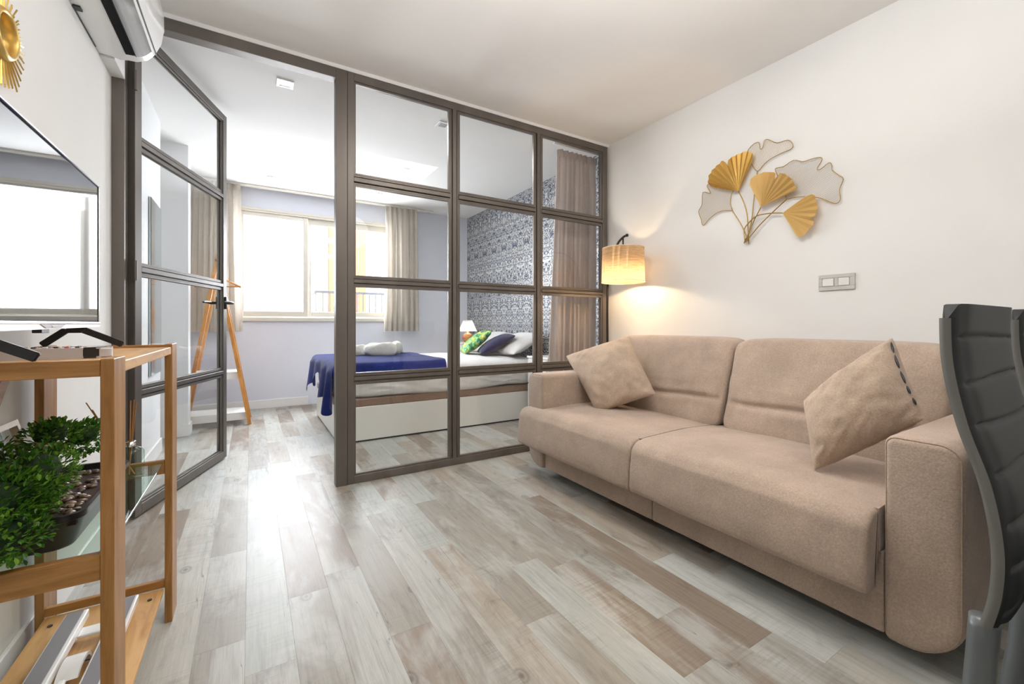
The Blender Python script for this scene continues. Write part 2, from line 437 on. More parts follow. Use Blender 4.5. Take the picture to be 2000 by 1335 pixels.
while xx < XR2+0.13:
    bx(bm, xx-PW/2+0.0004, xx+PW/2-0.0004, YF, -1.56, -0.0115, -0.0005); xx += PW
tag(build('plank_rows', bm, M_plank, floor), kind='stuff')

struct('ceiling', box(-1.0, 3.0, YF-0.1, 5.95, ZC, ZC+0.1), M_ceil)
struct('wall_left', box(-0.75, XL, YF-0.1, 2.742, 0, ZC), M_wall)
bm = box(-0.85, -0.60, 2.742, 4.25, 0, ZC); bx(bm, -0.95, -0.74, 4.25, 4.69, 0, ZC); bx(bm, -0.85, -0.47, 4.69, 4.86, 0, ZC); bx(bm, -0.85, -0.62, 4.86, 5.95, 0, ZC)
struct('wall_left_bedroom', bm, plaster('bedroom_paint_warm', (0.79, 0.79, 0.79)))
struct('wall_right', box(XR, 2.9, YF-0.1, YP+0.04, 0, ZC), M_wall)
struct('wall_right_bedroom', box(XR2, 2.9, YP+0.04, 5.95, 0, ZC), M_paper)
WX0, WX1, WZ0, WZ1 = -0.15, 1.66, 1.05, 2.31
bm = box(-1.0, WX0, YB, 5.92, 0, ZC); bx(bm, WX1, 3.0, YB, 5.92, 0, ZC); bx(bm, WX0, WX1, YB, 5.92, 0, WZ0); bx(bm, WX0, WX1, YB, 5.92, WZ1, ZC)
struct('wall_back', bm, M_wallb)
bm = box(-1.0, 3.0, YF-0.12, YF, 0, ZC)
struct('wall_front', bm, M_wall)
def skirt(name, x0, x1, y0, y1): return struct(name, box(x0, x1, y0, y1, 0, 0.10, 0.003, 1), M_trim)
skirt('baseboard_left', XL, XL+0.012, YF, 2.70)
skirt('baseboard_right', XR-0.012, XR, YF, 2.71)
skirt('baseboard_back', -0.60, 0.60, YB-0.012, YB)
skirt('baseboard_back.001', 2.68, XR2, YB-0.012, YB)
bm = box(-0.60, -0.588, 2.83, 4.25, 0, 0.10); bx(bm, -0.60, -0.458, 4.678, 4.69, 0, 0.10); bx(bm, -0.47, -0.458, 4.69, 4.86, 0, 0.10)
struct('baseboard_left_bedroom', bm, M_trim)
# small white ceiling strip over the partition
struct('trim_1', box(XL, XR, YP+0.002, YP+0.05, 2.527, ZC), M_trim)
# boxed duct under the air conditioner
struct('trim_2', box(-0.5699, -0.520, 2.56, YP-0.002, 2.165, ZC-0.001), M_wall)

# ---- back window (sliding, cream aluminium)
win = empty('window_1', ((WX0+WX1)/2, YB+0.05, WZ0), kind='structure')
def fr(name, x0, x1, y0, y1, z0, z1, w, parent, m=M_alu, bev=0.003, wb=None, wt=None):
    wb = wb or w; wt = wt or w
    bm = box(x0, x0+w, y0, y1, z0, z1, bev, 1); bx(bm, x1-w, x1, y0, y1, z0, z1, bev, 1)
    bx(bm, x0+w, x1-w, y0, y1, z0, z0+wb, bev, 1); bx(bm, x0+w, x1-w, y0, y1, z1-wt, z1, bev, 1)
    return build(name, bm, m, parent)
fr('window_frame', WX0, WX1, YB+0.0, YB+0.10, WZ0, WZ1, 0.025, win)
sash1 = fr('sash', WX0+0.025, 0.60, YB+0.02, YB+0.045, WZ0+0.025, WZ1-0.025, 0.055, win, wb=0.06, wt=0.045)
sash2 = fr('sash', 0.585, WX1-0.025, YB+0.055, YB+0.08, WZ0+0.025, WZ1-0.025, 0.055, win, wb=0.06, wt=0.07)
build('pane', box(WX0+0.075, 0.55, YB+0.03, YB+0.034, WZ0+0.08, WZ1-0.065), M_winglass, sash1)
build('pane', box(0.635, WX1-0.075, YB+0.065, YB+0.069, WZ0+0.08, WZ1-0.09), M_winglass, sash2)
build('window_sill', box(WX0-0.03, WX1+0.03, YB-0.03, YB+0.0, WZ0-0.035, WZ0+0.012, 0.004, 1), M_alu, win)
build('blind_box_trim', box(WX0-0.02, WX1+0.02, YB-0.012, YB, WZ1-0.005, WZ1+0.02, 0.002, 1), M_alu, win)
# curtain track
t = root_of('curtain_track', box(-0.55, 2.15, YB-0.16, YB-0.13, ZC-0.025, ZC, 0.003, 1), M_alu, 'thin aluminium curtain track along the ceiling above the window', 'curtain track')

# ================================================================== GLASS PARTITION
part = empty('glass_partition', (1.55, YP+0.03, 0), 'industrial raw steel glass partition with twelve clear panes between living room and bedroom', 'partition')
cols = [(0.503, 0.553), (1.180, 1.243), (1.894, 1.957), (2.590, 2.655)]
D0, D1 = YP, YP+0.055
def metal_post(name, x0, x1, z0, z1, parent=part, y0=D0, y1=D1):
    bm = box(x0, x1, y0, y1, z0, z1, 0.0015, 1)
    return build(name, bm, M_steel, parent)
metal_post('door_post', 0.436, 0.501, 0, 2.523, y0=D0-0.004, y1=D1+0.01)
metal_post('lintel', -0.57, 0.436, 2.462, 2.523, y0=D0-0.004, y1=D1+0.01)
metal_post('jamb', -0.569, -0.522, 0, 2.462, y0=D0-0.004, y1=D1+0.01)
def prof_bar(name, a, b, c, d, horiz, parent=part, y0=D0):
    """T-profile glazing bar with raised centre rib and two glazing beads"""
    bm = bmesh.new()
    if horiz:  # a,b = x range ; c,d = z range
        m_ = (c+d)/2; h = (d-c)/2
        bx(bm, a, b, y0+0.018, y0+0.042, c, d, 0.001, 1)
        bx(bm, a, b, y0, y0+0.018, m_-h*0.45, m_+h*0.45, 0.0015, 1)
        bx(bm, a, b, y0+0.008, y0+0.018, c, c+h*0.35, 0.001, 1); bx(bm, a, b, y0+0.008, y0+0.018, d-h*0.35, d, 0.001, 1)
        bx(bm, a, b, y0+0.042, y0+0.055, m_-h*0.5, m_+h*0.5, 0.001, 1)
    else:
        m_ = (a+b)/2; h = (b-a)/2
        bx(bm, a, b, y0+0.018, y0+0.042, c, d, 0.001, 1)
        bx(bm, m_-h*0.45, m_+h*0.45, y0, y0+0.018, c, d, 0.0015, 1)
        bx(bm, a, a+h*0.35, y0+0.008, y0+0.018, c, d, 0.001, 1); bx(bm, b-h*0.35, b, y0+0.008, y0+0.018, c, d, 0.001, 1)
        bx(bm, m_-h*0.5, m_+h*0.5, y0+0.042, y0+0.055, c, d, 0.001, 1)
    return build(name, bm, M_steel, parent)
metal_post('end_post', cols[0][0], cols[0][1]-0.012, 0, 2.523)
metal_post('end_post', cols[3][0]+0.012, cols[3][1], 0, 2.523)
metal_post('top_rail', cols[0][1]-0.012, cols[3][0]+0.012, 2.475, 2.523)
metal_post('bottom_rail', cols[0][1]-0.012, cols[3][0]+0.012, 0, 0.048)
rows = [(0.619, 0.668), (1.222, 1.271), (1.843, 1.902)]
for a, b in cols[1:3]: prof_bar('mullion', a, b, 0.048, 2.475, False)
edges_x = [(cols[0][1]-0.012, cols[1][0]), (cols[1][1], cols[2][0]), (cols[2][1], cols[3][0]+0.012)]
for z0, z1 in rows:
    for a, b in edges_x: prof_bar('glazing_bar', a, b, z0, z1, True)
zr = [(0.048, rows[0][0]), (rows[0][1], rows[1][0]), (rows[1][1], rows[2][0]), (rows[2][1], 2.475)]
for a, b in edges_x:
    for z0, z1 in zr:
        build('glass_pane', box(a-0.002, b+0.002, D0+0.030, D0+0.035, z0-0.002, z1+0.002), M_glass, part)
        bm = bmesh.new(); w = 0.012
        bx(bm, a, a+w, D0+0.008, D0+0.029, z0, z1, 0.001, 1); bx(bm, b-w, b, D0+0.008, D0+0.029, z0, z1, 0.001, 1)
        bx(bm, a+w, b-w, D0+0.008, D0+0.029, z0, z0+w, 0.001, 1); bx(bm, a+w, b-w, D0+0.008, D0+0.029, z1-w, z1, 0.001, 1)
        build('glazing_bead', bm, M_steel, part)

# ---- open door
hx, hy = -0.515, 2.815
ex, ey = -0.172, 3.775
ang = math.atan2(ey-hy, ex-hx)
DL = math.hypot(ex-hx, ey-hy)
MD = Matrix.Translation((hx, hy, 0)) @ Matrix.Rotation(ang, 4, 'Z')
door = empty('door_1', (hx, hy, 0.008), kind='structure')
def dpart(name, bm, m=M_steel, parent=door, **k):
    bmesh.ops.transform(bm, matrix=MD, verts=bm.verts); return build(name, bm, m, parent, **k)
dw = 0.052
T0, T1 = -0.022, 0.022
dpart('stile', box(0, dw, T0, T1, 0.01, 2.50, 0.0015, 1)); dpart('stile', box(DL-dw, DL, T0, T1, 0.01, 2.50, 0.0015, 1))
for z0, z1 in ((0.01, 0.062), (2.452, 2.50)):
    dpart('door_rail', box(dw, DL-dw, T0, T1, z0, z1, 0.0015, 1))
dz = [(0.606, 0.658), (1.235, 1.287), (1.88, 1.935)]
for z0, z1 in dz:
    bm = box(dw, DL-dw, T0+0.014, T1-0.014, z0, z1, 0.001, 1); m_ = (z0+z1)/2
    bx(bm, dw, DL-dw, T0, T1, m_-0.012, m_+0.012, 0.0015, 1)
    bx(bm, dw, DL-dw, T0+0.007, T1-0.007, z0, z0+0.009, 0.001, 1); bx(bm, dw, DL-dw, T0+0.007, T1-0.007, z1-0.009, z1, 0.001, 1)
    dpart('door_bar', bm)
dzr = [(0.062, dz[0][0]), (dz[0][1], dz[1][0]), (dz[1][1], dz[2][0]), (dz[2][1], 2.452)]
for z0, z1 in dzr:
    dpart('door_pane', box(dw-0.002, DL-dw+0.002, -0.002, 0.002, z0-0.002, z1+0.002), M_glass)
    bm = bmesh.new()
    for s in (-1, 1):
        y0, y1 = sorted((s*0.003, s*0.015))
        bx(bm, dw, dw+0.009, y0, y1, z0, z1, 0.001, 1); bx(bm, DL-dw-0.009, DL-dw, y0, y1, z0, z1, 0.001, 1)
        bx(bm, dw, DL-dw, y0, y1, z0, z0+0.009, 0.001, 1); bx(bm, dw, DL-dw, y0, y1, z1-0.009, z1, 0.001, 1)
    dpart('door_bead', bm)
for s in (-1, 1):
    bm = bmesh.new(); zc = 1.135
    y0, y1 = sorted((s*0.023, s*0.033))
    bx(bm, DL-0.042, DL-0.010, y0, y1, zc-0.045, zc+0.045, 0.004, 2)
    cyl(bm, (DL-0.026, s*0.030, zc), (DL-0.026, s*0.075, zc), 0.010)
    tube(bm, spline([(DL-0.026, s*0.070, zc), (DL-0.06, s*0.072, zc+0.002), (DL-0.10, s*0.070, zc+0.003), (DL-0.145, s*0.066, zc)], 10), [0.011, 0.011, 0.0105, 0.010, 0.0095, 0.009, 0.0085, 0.008, 0.0075, 0.006], 10)
    dpart('door_handle', bm, M_blackm, smooth=False, angle=40)
for z in (0.3, 1.25, 2.2):
    bm = bmesh.new(); cyl(bm, (-0.005, -0.026, z-0.05), (-0.005, -0.026, z+0.05), 0.008); dpart('hinge', bm, M_steel, angle=40)

# ================================================================== CURTAINS
def curtain(name, x0, x1, yc, z0, z1, folds, depth, m, label, flare=0.0, seed=0, gather=0.55, shift=0):
    bm = bmesh.new(); nx = folds*10; nz_ = 26; V = []
    for j in range(nz_+1):
        t = j/nz_; row = []; top = t
        for i in range(nx+1):
            s = i/nx
            ww = 1+flare*(1-t)
            xx = (x0+x1)/2+((s-0.5)*(x1-x0))*ww + shift*(1-t)
            ph = s*folds*2*PI + 0.7*math.sin(s*9+seed) + 0.35*math.sin(t*2.2+s*5+seed)
            amp = depth*(gather+(1-gather)*(1-t)**0.7)*(0.75+0.35*math.sin(s*17+seed))
            yy = yc+amp*math.sin(ph)+0.006*math.sin(t*6+s*20)
            xx += 0.25*depth*math.sin(2*ph+seed)*(1-0.5*t)
            row.append(bm.verts.new((xx, yy, z0+(z1-z0)*t)))
        V.append(row)
    for j in range(nz_):
        for i in range(nx): bm.faces.new((V[j][i], V[j][i+1], V[j+1][i+1], V[j+1][i]))
    r = empty(name, ((x0+x1)/2, yc, z0), label, 'curtain')
    build('curtain_panel', bm, m, r, smooth=True)
    bm = bmesh.new(); n = folds*8; V = []
    for j, (zz, k) in enumerate(((z1-0.06, 1.0), (z1, 1.0))):
        V.append([bm.verts.new(((x0+x1)/2+(i/n-0.5)*(x1-x0), yc-0.012+depth*gather*0.85*math.sin(i/n*folds*2*PI+0.7*math.sin(i/n*9+seed)+0.35*math.sin(2.2+i/n*5+seed)), zz)) for i in range(n+1)])
    for i in range(n): bm.faces.new((V[0][i], V[0][i+1], V[1][i+1], V[1][i]))
    build('heading_tape', bm, m, r, smooth=True)
    return r
curtain('curtain', -0.56, -0.10, YB-0.145, 0.90, ZC-0.025, 6, 0.050, M_curt, 'beige curtain gathered at the left end of the window, behind the clothes rack', flare=0.10, seed=1)
curtain('curtain', 1.50, 1.92, YB-0.145, 0.89, ZC-0.025, 6, 0.052, M_curt, 'short beige curtain hanging at the right end of the window above the bed', flare=0.10, seed=4)
curtain('curtain', 2.25, 2.69, 2.93, 0.03, 2.49, 8, 0.038, M_taupe, 'taupe floor-length curtain bunched behind the last partition panes beside the wallpaper', flare=0.14, seed=2, gather=0.35, shift=-0.05)
t = root_of('curtain_rod', box(2.20, 2.735, 2.90, 2.925, 2.515, ZC, 0.002, 1), M_trim, 'short white ceiling track holding the taupe curtain', 'curtain rod')

# ================================================================== BED
BX0, BX1, BY0, BY1 = 0.605, 2.725, 3.68, 5.02
bed = empty('bed', ((BX0+BX1)/2, (BY0+BY1)/2, 0), 'white low storage bed made up with white bedding beside the wallpapered wall', 'bed')
bm = box(BX0, BX1, BY0, BY0+0.02, 0.015, 0.292, 0.002, 1)
build('side_panel', bm, M_whitelam, bed)
build('side_panel', box(BX0, BX1, BY1-0.02, BY1, 0.015, 0.292, 0.002, 1), M_whitelam, bed)
build('foot_panel', box(BX0-0.001, BX0+0.02, BY0+0.02, BY1-0.02, 0.015, 0.292, 0.002, 1), M_whitelam, bed)
build('plinth', box(BX0+0.04, BX1, BY0+0.02, BY1-0.02, 0.0, 0.015), M_black, bed)
build('base_cushion', box(BX0+0.003, BX1, BY0+0.003, BY1-0.003, 0.292, 0.36, 0.01, 2), M_tan, bed)
def duv(x, y, z):
    hx_, hy_, = (BX1-BX0)/2+0.01, (BY1-BY0)/2+0.012
    px_, py_ = (BX0+BX1)/2+x*hx_, (BY0+BY1)/2+y*hy_
    zz = 0.485+z*0.135
    zz += 0.035*max(0, z)*(1-x*x)*(1-y*y)+0.006*nz(px_, py_, z, 5)
    w = 0.008*math.sin(px_*26+3*nz(px_, 0, z, 3))*(1-abs(z)) if abs(y) > 0.8 else 0
    if z < -0.5: zz += 0.02*nz(px_, py_, 0, 2.5)
    return (px_, py_-w, zz)
build('duvet', soft(40, 9, duv), M_bedwhite, bed, smooth=True)
def bedpillow(name, cx, cy, label, rz=0, th=0.075):
    hw, hl = 0.20, 0.30
    c = []
    for a, b in ((-1, -1), (1, -1), (1, 1), (-1, 1)):
        X = a*hw; Z = 0.10*(a+1)
        c.append(Vector((cx+X, cy+b*hl, 0.67+Z)))
    return root_of(name, pillow(c, th, 22, seed=cy, pinch=0.05, wr=0.008), M_bedwhite, label, 'pillow', smooth=True)
bedpillow('bed_pillow', 2.50, 4.02, 'plump white bed pillow at the near corner of the headboard end')
bedpillow('bed_pillow', 2.50, 4.66, 'white bed pillow at the far side of the bed, mostly behind the coloured cushions')
# navy cushion: leans back on pillow
def px_pillow(name, cs, th, m, label, cat='cushion', **k):
    corners = [onY(x, y, Y) if ax == 'Y' else onX(x, y, Y) for (x, y, ax, Y) in cs]
    return root_of(name, pillow(corners, th, 26, **k), m, label, cat, smooth=True)
def tiltcushion(name, cx, cy, cz, s, tilt, yaw, th, m, label, seed):
    R = Matrix.Rotation(yaw, 4, 'Z') @ Matrix.Rotation(tilt, 4, 'Y')
    c = [Vector((cx, cy, cz))+(R @ Vector((a*s, b*s, 0))) for a, b in ((-1, -1), (1, -1), (1, 1), (-1, 1))]
    return root_of(name, pillow(c, th, 24, seed=seed, pinch=0.05, wr=0.006), m, label, 'cushion', smooth=True)
tiltcushion('cushion', 2.31, 4.12, 0.765, 0.215, math.radians(-27), -0.38, 0.07, M_navy, 'dark navy cushion leaning on the white bed pillow', 3)
def tropic():
    m = mat('tropical_print', (0.1, 0.4, 0.1), 0.7); v = coords(m); n, l, b = nodes(m)
    f = ntex(m, v, 9, 3, 0.6, 1.5)
    c = ramp(m, f, [(0.2, (0.02, 0.12, 0.08)), (0.40, (0.04, 0.36, 0.10)), (0.46, (0.35, 0.62, 0.25)), (0.50, (0.08, 0.40, 0.12)), (0.55, (0.85, 0.55, 0.03)), (0.62, (0.80, 0.68, 0.12)), (0.68, (0.75, 0.55, 0.5)), (0.74, (0.05, 0.3, 0.2))], 'CONSTANT')
    setc(m, c); return m
tiltcushion('cushion', 2.17, 4.34, 0.785, 0.195, math.radians(-38), -0.28, 0.065, tropic(), 'cushion with green and yellow tropical print, leaning on the navy cushion', 5)
# rolled towels
def towel(x, y, l, r, rz, label, seed):
    def fn(a, b, c):
        R = Matrix.Rotation(rz, 3, 'Z'); v = R @ Vector((a*l/2, b*r*1.15, c*r*0.95))
        sp = 0.010*math.sin(math.atan2(c, b)*2+a*3+seed)+0.012*nz(a*2+seed, b*2, c*2)-0.012*a*a
        return (x+v.x, y+v.y, 0.662+r*0.93+v.z+sp+0.004*nz(v.x, v.y, v.z, 30))
    return root_of('towel', soft(16, 3.2, fn), M_towel, label, 'towel', 'rolled towels on the bed', smooth=True)
towel(0.87, 4.55, 0.30, 0.060, 0.3, 'rolled off-white towel on the blue throw, nearest the foot of the bed', 1)
towel(1.12, 4.38, 0.32, 0.070, -0.25, 'plump rolled off-white towel in the middle of the three on the throw', 2)
towel(1.32, 4.62, 0.28, 0.066, 0.9, 'folded off-white towel at the back right of the towel group', 3)
# throw
bm = bmesh.new(); nu, nv = 70, 60; V = []
for i in range(nu+1):
    s = i/nu                                # along X: 0 = hanging end at foot, 1 = inboard
    row = []
    for j in range(nv+1):
        t = j/nv                            # along Y
        y = BY0-0.03+t*(BY1-BY0+0.05)
        hang = 0.30+0.10*math.sin(t*7+0.5)+0.05*math.sin(t*19)
        L = s*(0.95+hang)-hang
        top = 0.655+0.012*math.sin(t*PI)+0.006*nz(s*5, t*6, 0)
        if L >= 0.03:
            p = Vector((BX0-0.02+L, y, top))
        else:
            d = 0.03-L; rr = 0.06
            if d < rr*PI/2:
                a = d/rr; p = Vector((BX0+0.01-rr*math.sin(a), y, top-rr*(1-math.cos(a))))
            else:
                dd = d-rr*PI/2
                fold = (0.010+0.075*dd)*math.sin(t*26+1.5*math.sin(t*5))
                p = Vector((BX0-0.055+fold-0.05*dd, y+0.10*dd*math.sin(t*13+1), top-rr-dd))
        # near side roll over
        e = (BY0+0.045)-p.y
        if e > 0 and L > -0.05: p.z -= e*e*13; p.y = max(p.y, BY0-0.022)
        if L > 0.80: p.x += 0.02*math.sin(t*11)
        row.append(bm.verts.new(p))
    V.append(row)
for i in range(nu):
    for j in range(nv): bm.faces.new((V[i][j], V[i+1][j], V[i+1][j+1], V[i][j+1]))
bmesh.ops.solidify(bm, geom=bm.faces[:], thickness=0.008)
root_of('throw_blanket', bm, M_blue, 'royal blue plush throw draped over the foot of the bed', 'blanket', smooth=True)
# nightstands + lamp
def nightstand(x0, x1, y0, y1, h, label):
    r = empty('nightstand', ((x0+x1)/2, (y0+y1)/2, 0), label, 'nightstand')
    build('body', box(x0+0.01, x1, y0, y1, 0.12, h-0.02, 0.003, 1), M_whitelam, r)
    build('top', box(x0, x1, y0-0.01, y1+0.01, h-0.02, h, 0.004, 2), M_whitelam, r)
    for z in (0.15, (0.15+h)/2-0.01):
        d = build('drawer', box(x0-0.004, x0+0.01, y0+0.01, y1-0.01, z, z+(h-0.2)/2, 0.003, 1), M_whitelam, r)
        bm = bmesh.new(); bmesh.ops.create_icosphere(bm, subdivisions=2, radius=0.012); bmesh.ops.translate(bm, vec=(x0-0.012, (y0+y1)/2, z+(h-0.2)/4), verts=bm.verts)
        build('knob', bm, M_silver, d, smooth=True)
    for a in (x0+0.03, x1-0.03):
        for b in (y0+0.03, y1-0.03):
            bm = bmesh.new(); cyl(bm, (a, b, 0), (a, b, 0.12), 0.012, 0.018); build('leg', bm, M_whitelam, r)
    return r
nightstand(2.36, 2.72, 5.10, 5.48, 0.735, 'white nightstand with a small lamp at the far side of the bed')
nightstand(2.40, 2.72, 3.28, 3.62, 0.66, 'pale nightstand at the near side of the bed, behind the taupe curtain')
tl = empty('table_lamp', (2.52, 5.27, 0.735), 'small table lamp with white cone shade and round copper base on the nightstand', 'lamp')
bm = bmesh.new(); lathe(bm, (2.52, 5.27, 0.735), [(0.001, 0), (0.045, 0.0), (0.07, 0.03), (0.078, 0.065), (0.065, 0.10), (0.035, 0.125), (0.015, 0.135), (0.012, 0.16), (0.001, 0.16)], 24)
build('lamp_base', bm, mat('copper_glaze', (0.62, 0.26, 0.10), 0.2, 0.5), tl, smooth=True)
bm = bmesh.new(); lathe(bm, (2.52, 5.27, 0.735), [(0.125, 0.15), (0.06, 0.30)], 32); bmesh.ops.solidify(bm, geom=bm.faces[:], thickness=0.002)
ms = mat('white_shade', (0.85, 0.85, 0.84), 0.8); thinT(ms, 0.5)
build('lamp_shade', bm, ms, tl, smooth=True)
lp = bpy.data.lights.new('bulb_bedside', 'POINT'); lp.energy = 1.6; lp.color = (1, 0.95, 0.88); lp.shadow_soft_size = 0.02
lo = bpy.data.objects.new('bulb_bedside', lp); C.objects.link(lo); lo.location = (2.52, 5.27, 0.735+0.21)

# ================================================================== CLOTHES RACK
rack = empty('clothes_rack', (-0.27, 5.10, 0), 'bamboo A-frame clothes rack with two white shelves, standing behind the open glass door', 'clothes rack')
ax = -0.275
def leg(yy, x0, x1, zt, w=0.03):
    bm = bmesh.new(); beam(bm, (x0, yy, 0.0), (x1, yy, zt), w, 0.045, up=(0, 1, 0)); return build('leg', bm, M_bamboo, rack)
for yy in (4.93, 5.30):
    leg(yy, ax-0.265, ax+0.005, 1.63); leg(yy, ax+0.265, ax-0.005 + 0.0, 1.60)
bm = bmesh.new(); cyl(bm, (ax, 4.90, 1.56), (ax, 5.36, 1.56), 0.014); build('top_rod', bm, M_bamboo, rack, angle=40)
for zz, hw in ((0.10, 0.24), (0.50, 0.185)):
    bm = box(ax-hw, ax+hw, 4.955, 5.275, zz, zz+0.018, 0.002, 1); build('shelf', bm, M_whitelam, rack)
    build('shelf_front', box(ax-hw, ax+hw, 4.955, 4.97, zz-0.055, zz, 0.002, 1), M_whitelam, rack)
hg = empty('hanger', (ax+0.10, 5.0, 1.56), 'light wooden coat hanger on the top rod of the bamboo rack', 'hanger')
bm = bmesh.new(); hx0, hy0 = ax+0.0, 5.06
dx, dy = 0.9, -0.43
def hp(u, z): return (hx0+u*dx, hy0+u*dy, z)
tube(bm, spline([hp(-0.21, 1.345), hp(-0.12, 1.39), hp(0, 1.44), hp(0.12, 1.39), hp(0.21, 1.345)], 14), 0.009, 8)
tube(bm, [hp(-0.19, 1.35), hp(0.19, 1.35)], 0.007, 8)
build('hanger_bar', bm, M_bamboo, hg, smooth=True)
bm = bmesh.new(); tube(bm, spline([hp(0, 1.44), hp(0, 1.51), hp(0.02, 1.535), hp(0.0, 1.582), hp(-0.025, 1.56)], 14), 0.002, 6)
build('hook', bm, M_chrome, hg, smooth=True)
# tall wall mirror on the left bedroom wall
wm = empty('wall_mirror', (-0.59, 4.0, 0.6), 'tall narrow frameless mirror on the left bedroom wall behind the door glass', 'mirror')
build('mirror_glass', box(-0.5995, -0.585, 3.80, 4.20, 0.62, 1.86, 0.004, 1), mat('mirror_grey', (0.55, 0.6, 0.6), 0.08, 1.0), wm)

# ================================================================== CEILING FITTINGS
def downlight(x, y, s, label):
    r = empty('ceiling_light', (x, y, ZC), label, 'ceiling light', 'square recessed bedroom ceiling lights')
    bm = bmesh.new(); a = s/2; i = 0.03
    bx(bm, x-a, x-i, y-a, y+a, ZC-0.008, ZC, 0.002, 1); bx(bm, x+i, x+a, y-a, y+a, ZC-0.008, ZC, 0.002, 1)
    bx(bm, x-i, x+i, y-a, y-i, ZC-0.008, ZC, 0.002, 1); bx(bm, x-i, x+i, y+i, y+a, ZC-0.008, ZC, 0.002, 1)
    build('trim_plate', bm, M_whiteg, r)
    bm = bmesh.new(); lathe(bm, (x, y, ZC-0.006), [(0.001, 0.0), (0.018, 0.0), (0.03, 0.001), (0.043, 0.001)], 20)
    build('bulb', bm, M_silver, r, smooth=True)
downlight(0.19, 3.14, 0.10, 'square white ceiling light just beyond the doorway lintel')
downlight(1.29, 3.14, 0.10, 'square white ceiling light seen through the top left partition pane')
downlight(0.18, 5.24, 0.10, 'square white ceiling light near the window, above the clothes rack side')
downlight(1.30, 5.22, 0.10, 'square white ceiling light near the window, above the bed side')
bm = bmesh.new(); lathe(bm, (1.335, 4.244, ZC), [(0.001, -0.012), (0.035, -0.012), (0.042, 0)], 24)
root_of('smoke_sensor', bm, M_whiteg, 'small round white sensor on the bedroom ceiling', 'sensor', smooth=True)

# ================================================================== SOFA
sofa = empty('sofa', (2.1, 1.37, 0), 'beige fabric two-seat sofa bed against the right wall', 'sofa')
SX = 1.60; SB = 2.62
def armprof(y0, y1, outer, z1=0.655):
    # outer = -1 (outer side is y0) or +1
    if outer < 0: return rprof(y0, y1, 0.05, z1, (0.12, 0.01, 0.035, 0.045))
    return rprof(y0, y1, 0.05, z1, (0.01, 0.12, 0.045, 0.035))
for (y0, y1, s, nm) in ((0.335, 0.505, -1, 'arm'), (2.235, 2.405, 1, 'arm')):
    bm = bmesh.new(); rings_ = []; b_ = 0.022
    rr_ = (0.125, 0.02, 0.03, 0.05) if s < 0 else (0.02, 0.125, 0.05, 0.03)
    sched = [(SX+b_*(1-math.cos(PI/2*k/5)), b_*(1-math.sin(PI/2*k/5))) for k in range(6)]
    sched = [(x_, d_) for x_, d_ in sched]+[(SB-0.02-b_*(1-math.cos(PI/2*k/5)), b_*(1-math.sin(PI/2*k/5))) for k in range(5, -1, -1)]
    for x_, d_ in sched:
        pr = rprof(y0+d_, y1-d_, 0.05+d_, 0.655-d_, tuple(max(q-d_*0.9, 0.002) for q in rr_))
        rings_.append([bm.verts.new((x_, p, q)) for p, q in pr])
    for r0_, r1_ in zip(rings_, rings_[1:]):
        for i in range(len(r0_)): bm.faces.new((r0_[i], r0_[(i+1) % len(r0_)], r1_[(i+1) % len(r0_)], r1_[i]))
    bm.faces.new(rings_[0]); bm.faces.new(rings_[-1])
    a = build('armrest', bm, M_sofa, sofa, angle=50)
    # piping around front face
    pr = rprof(y0+0.006, y1-0.006, 0.056, 0.649, tuple(max(q-0.006, 0.012) for q in rr_))
    bm = bmesh.new(); tube(bm, [(SX+0.0065, p, q) for p, q in pr], 0.0022, 6, closed=True)
    build('piping', bm, M_pipe, a, smooth=True)
build('base', box(SX+0.015, SB-0.05, 0.507, 1.37, 0.055, 0.30, 0.006, 2), M_sofa, sofa)
build('base', box(SX+0.015, SB-0.05, 1.374, 2.233, 0.055, 0.30, 0.006, 2), M_sofa, sofa)
build('back_frame', box(2.44, SB, 0.345, 2.395, 0.06, 0.82, 0.03, 3), M_sofa, sofa)
for xx in (1.75, 2.5):
    for yy in (0.50, 1.40, 2.24):
        bm = bmesh.new(); cyl(bm, (xx, yy, 0), (xx, yy, 0.06), 0.02, 0.025); build('foot', bm, M_black, sofa)
def seatfn(y0, y1, ext_hi=0):
    yc, hy_ = (y0+y1)/2, (y1-y0)/2
    def fn(u, v, w):
        # u: depth(-1 front .. 1 back) v: along Y, w: z
        X = 1.90+u*0.37
        Y = yc+v*hy_
        top = 0.435-0.012*(u*0.5+0.5)+0.012*(1-v*v)*(1-u*u)
        bot = 0.205
        Z = bot+(top-bot)*(w*0.5+0.5)
        if X > 1.615: Z = max(Z, 0.302)
        Z += 0.004*nz(X, Y, w, 4)
        return (X, Y, Z)
    return fn
seat_mat = M_sofa
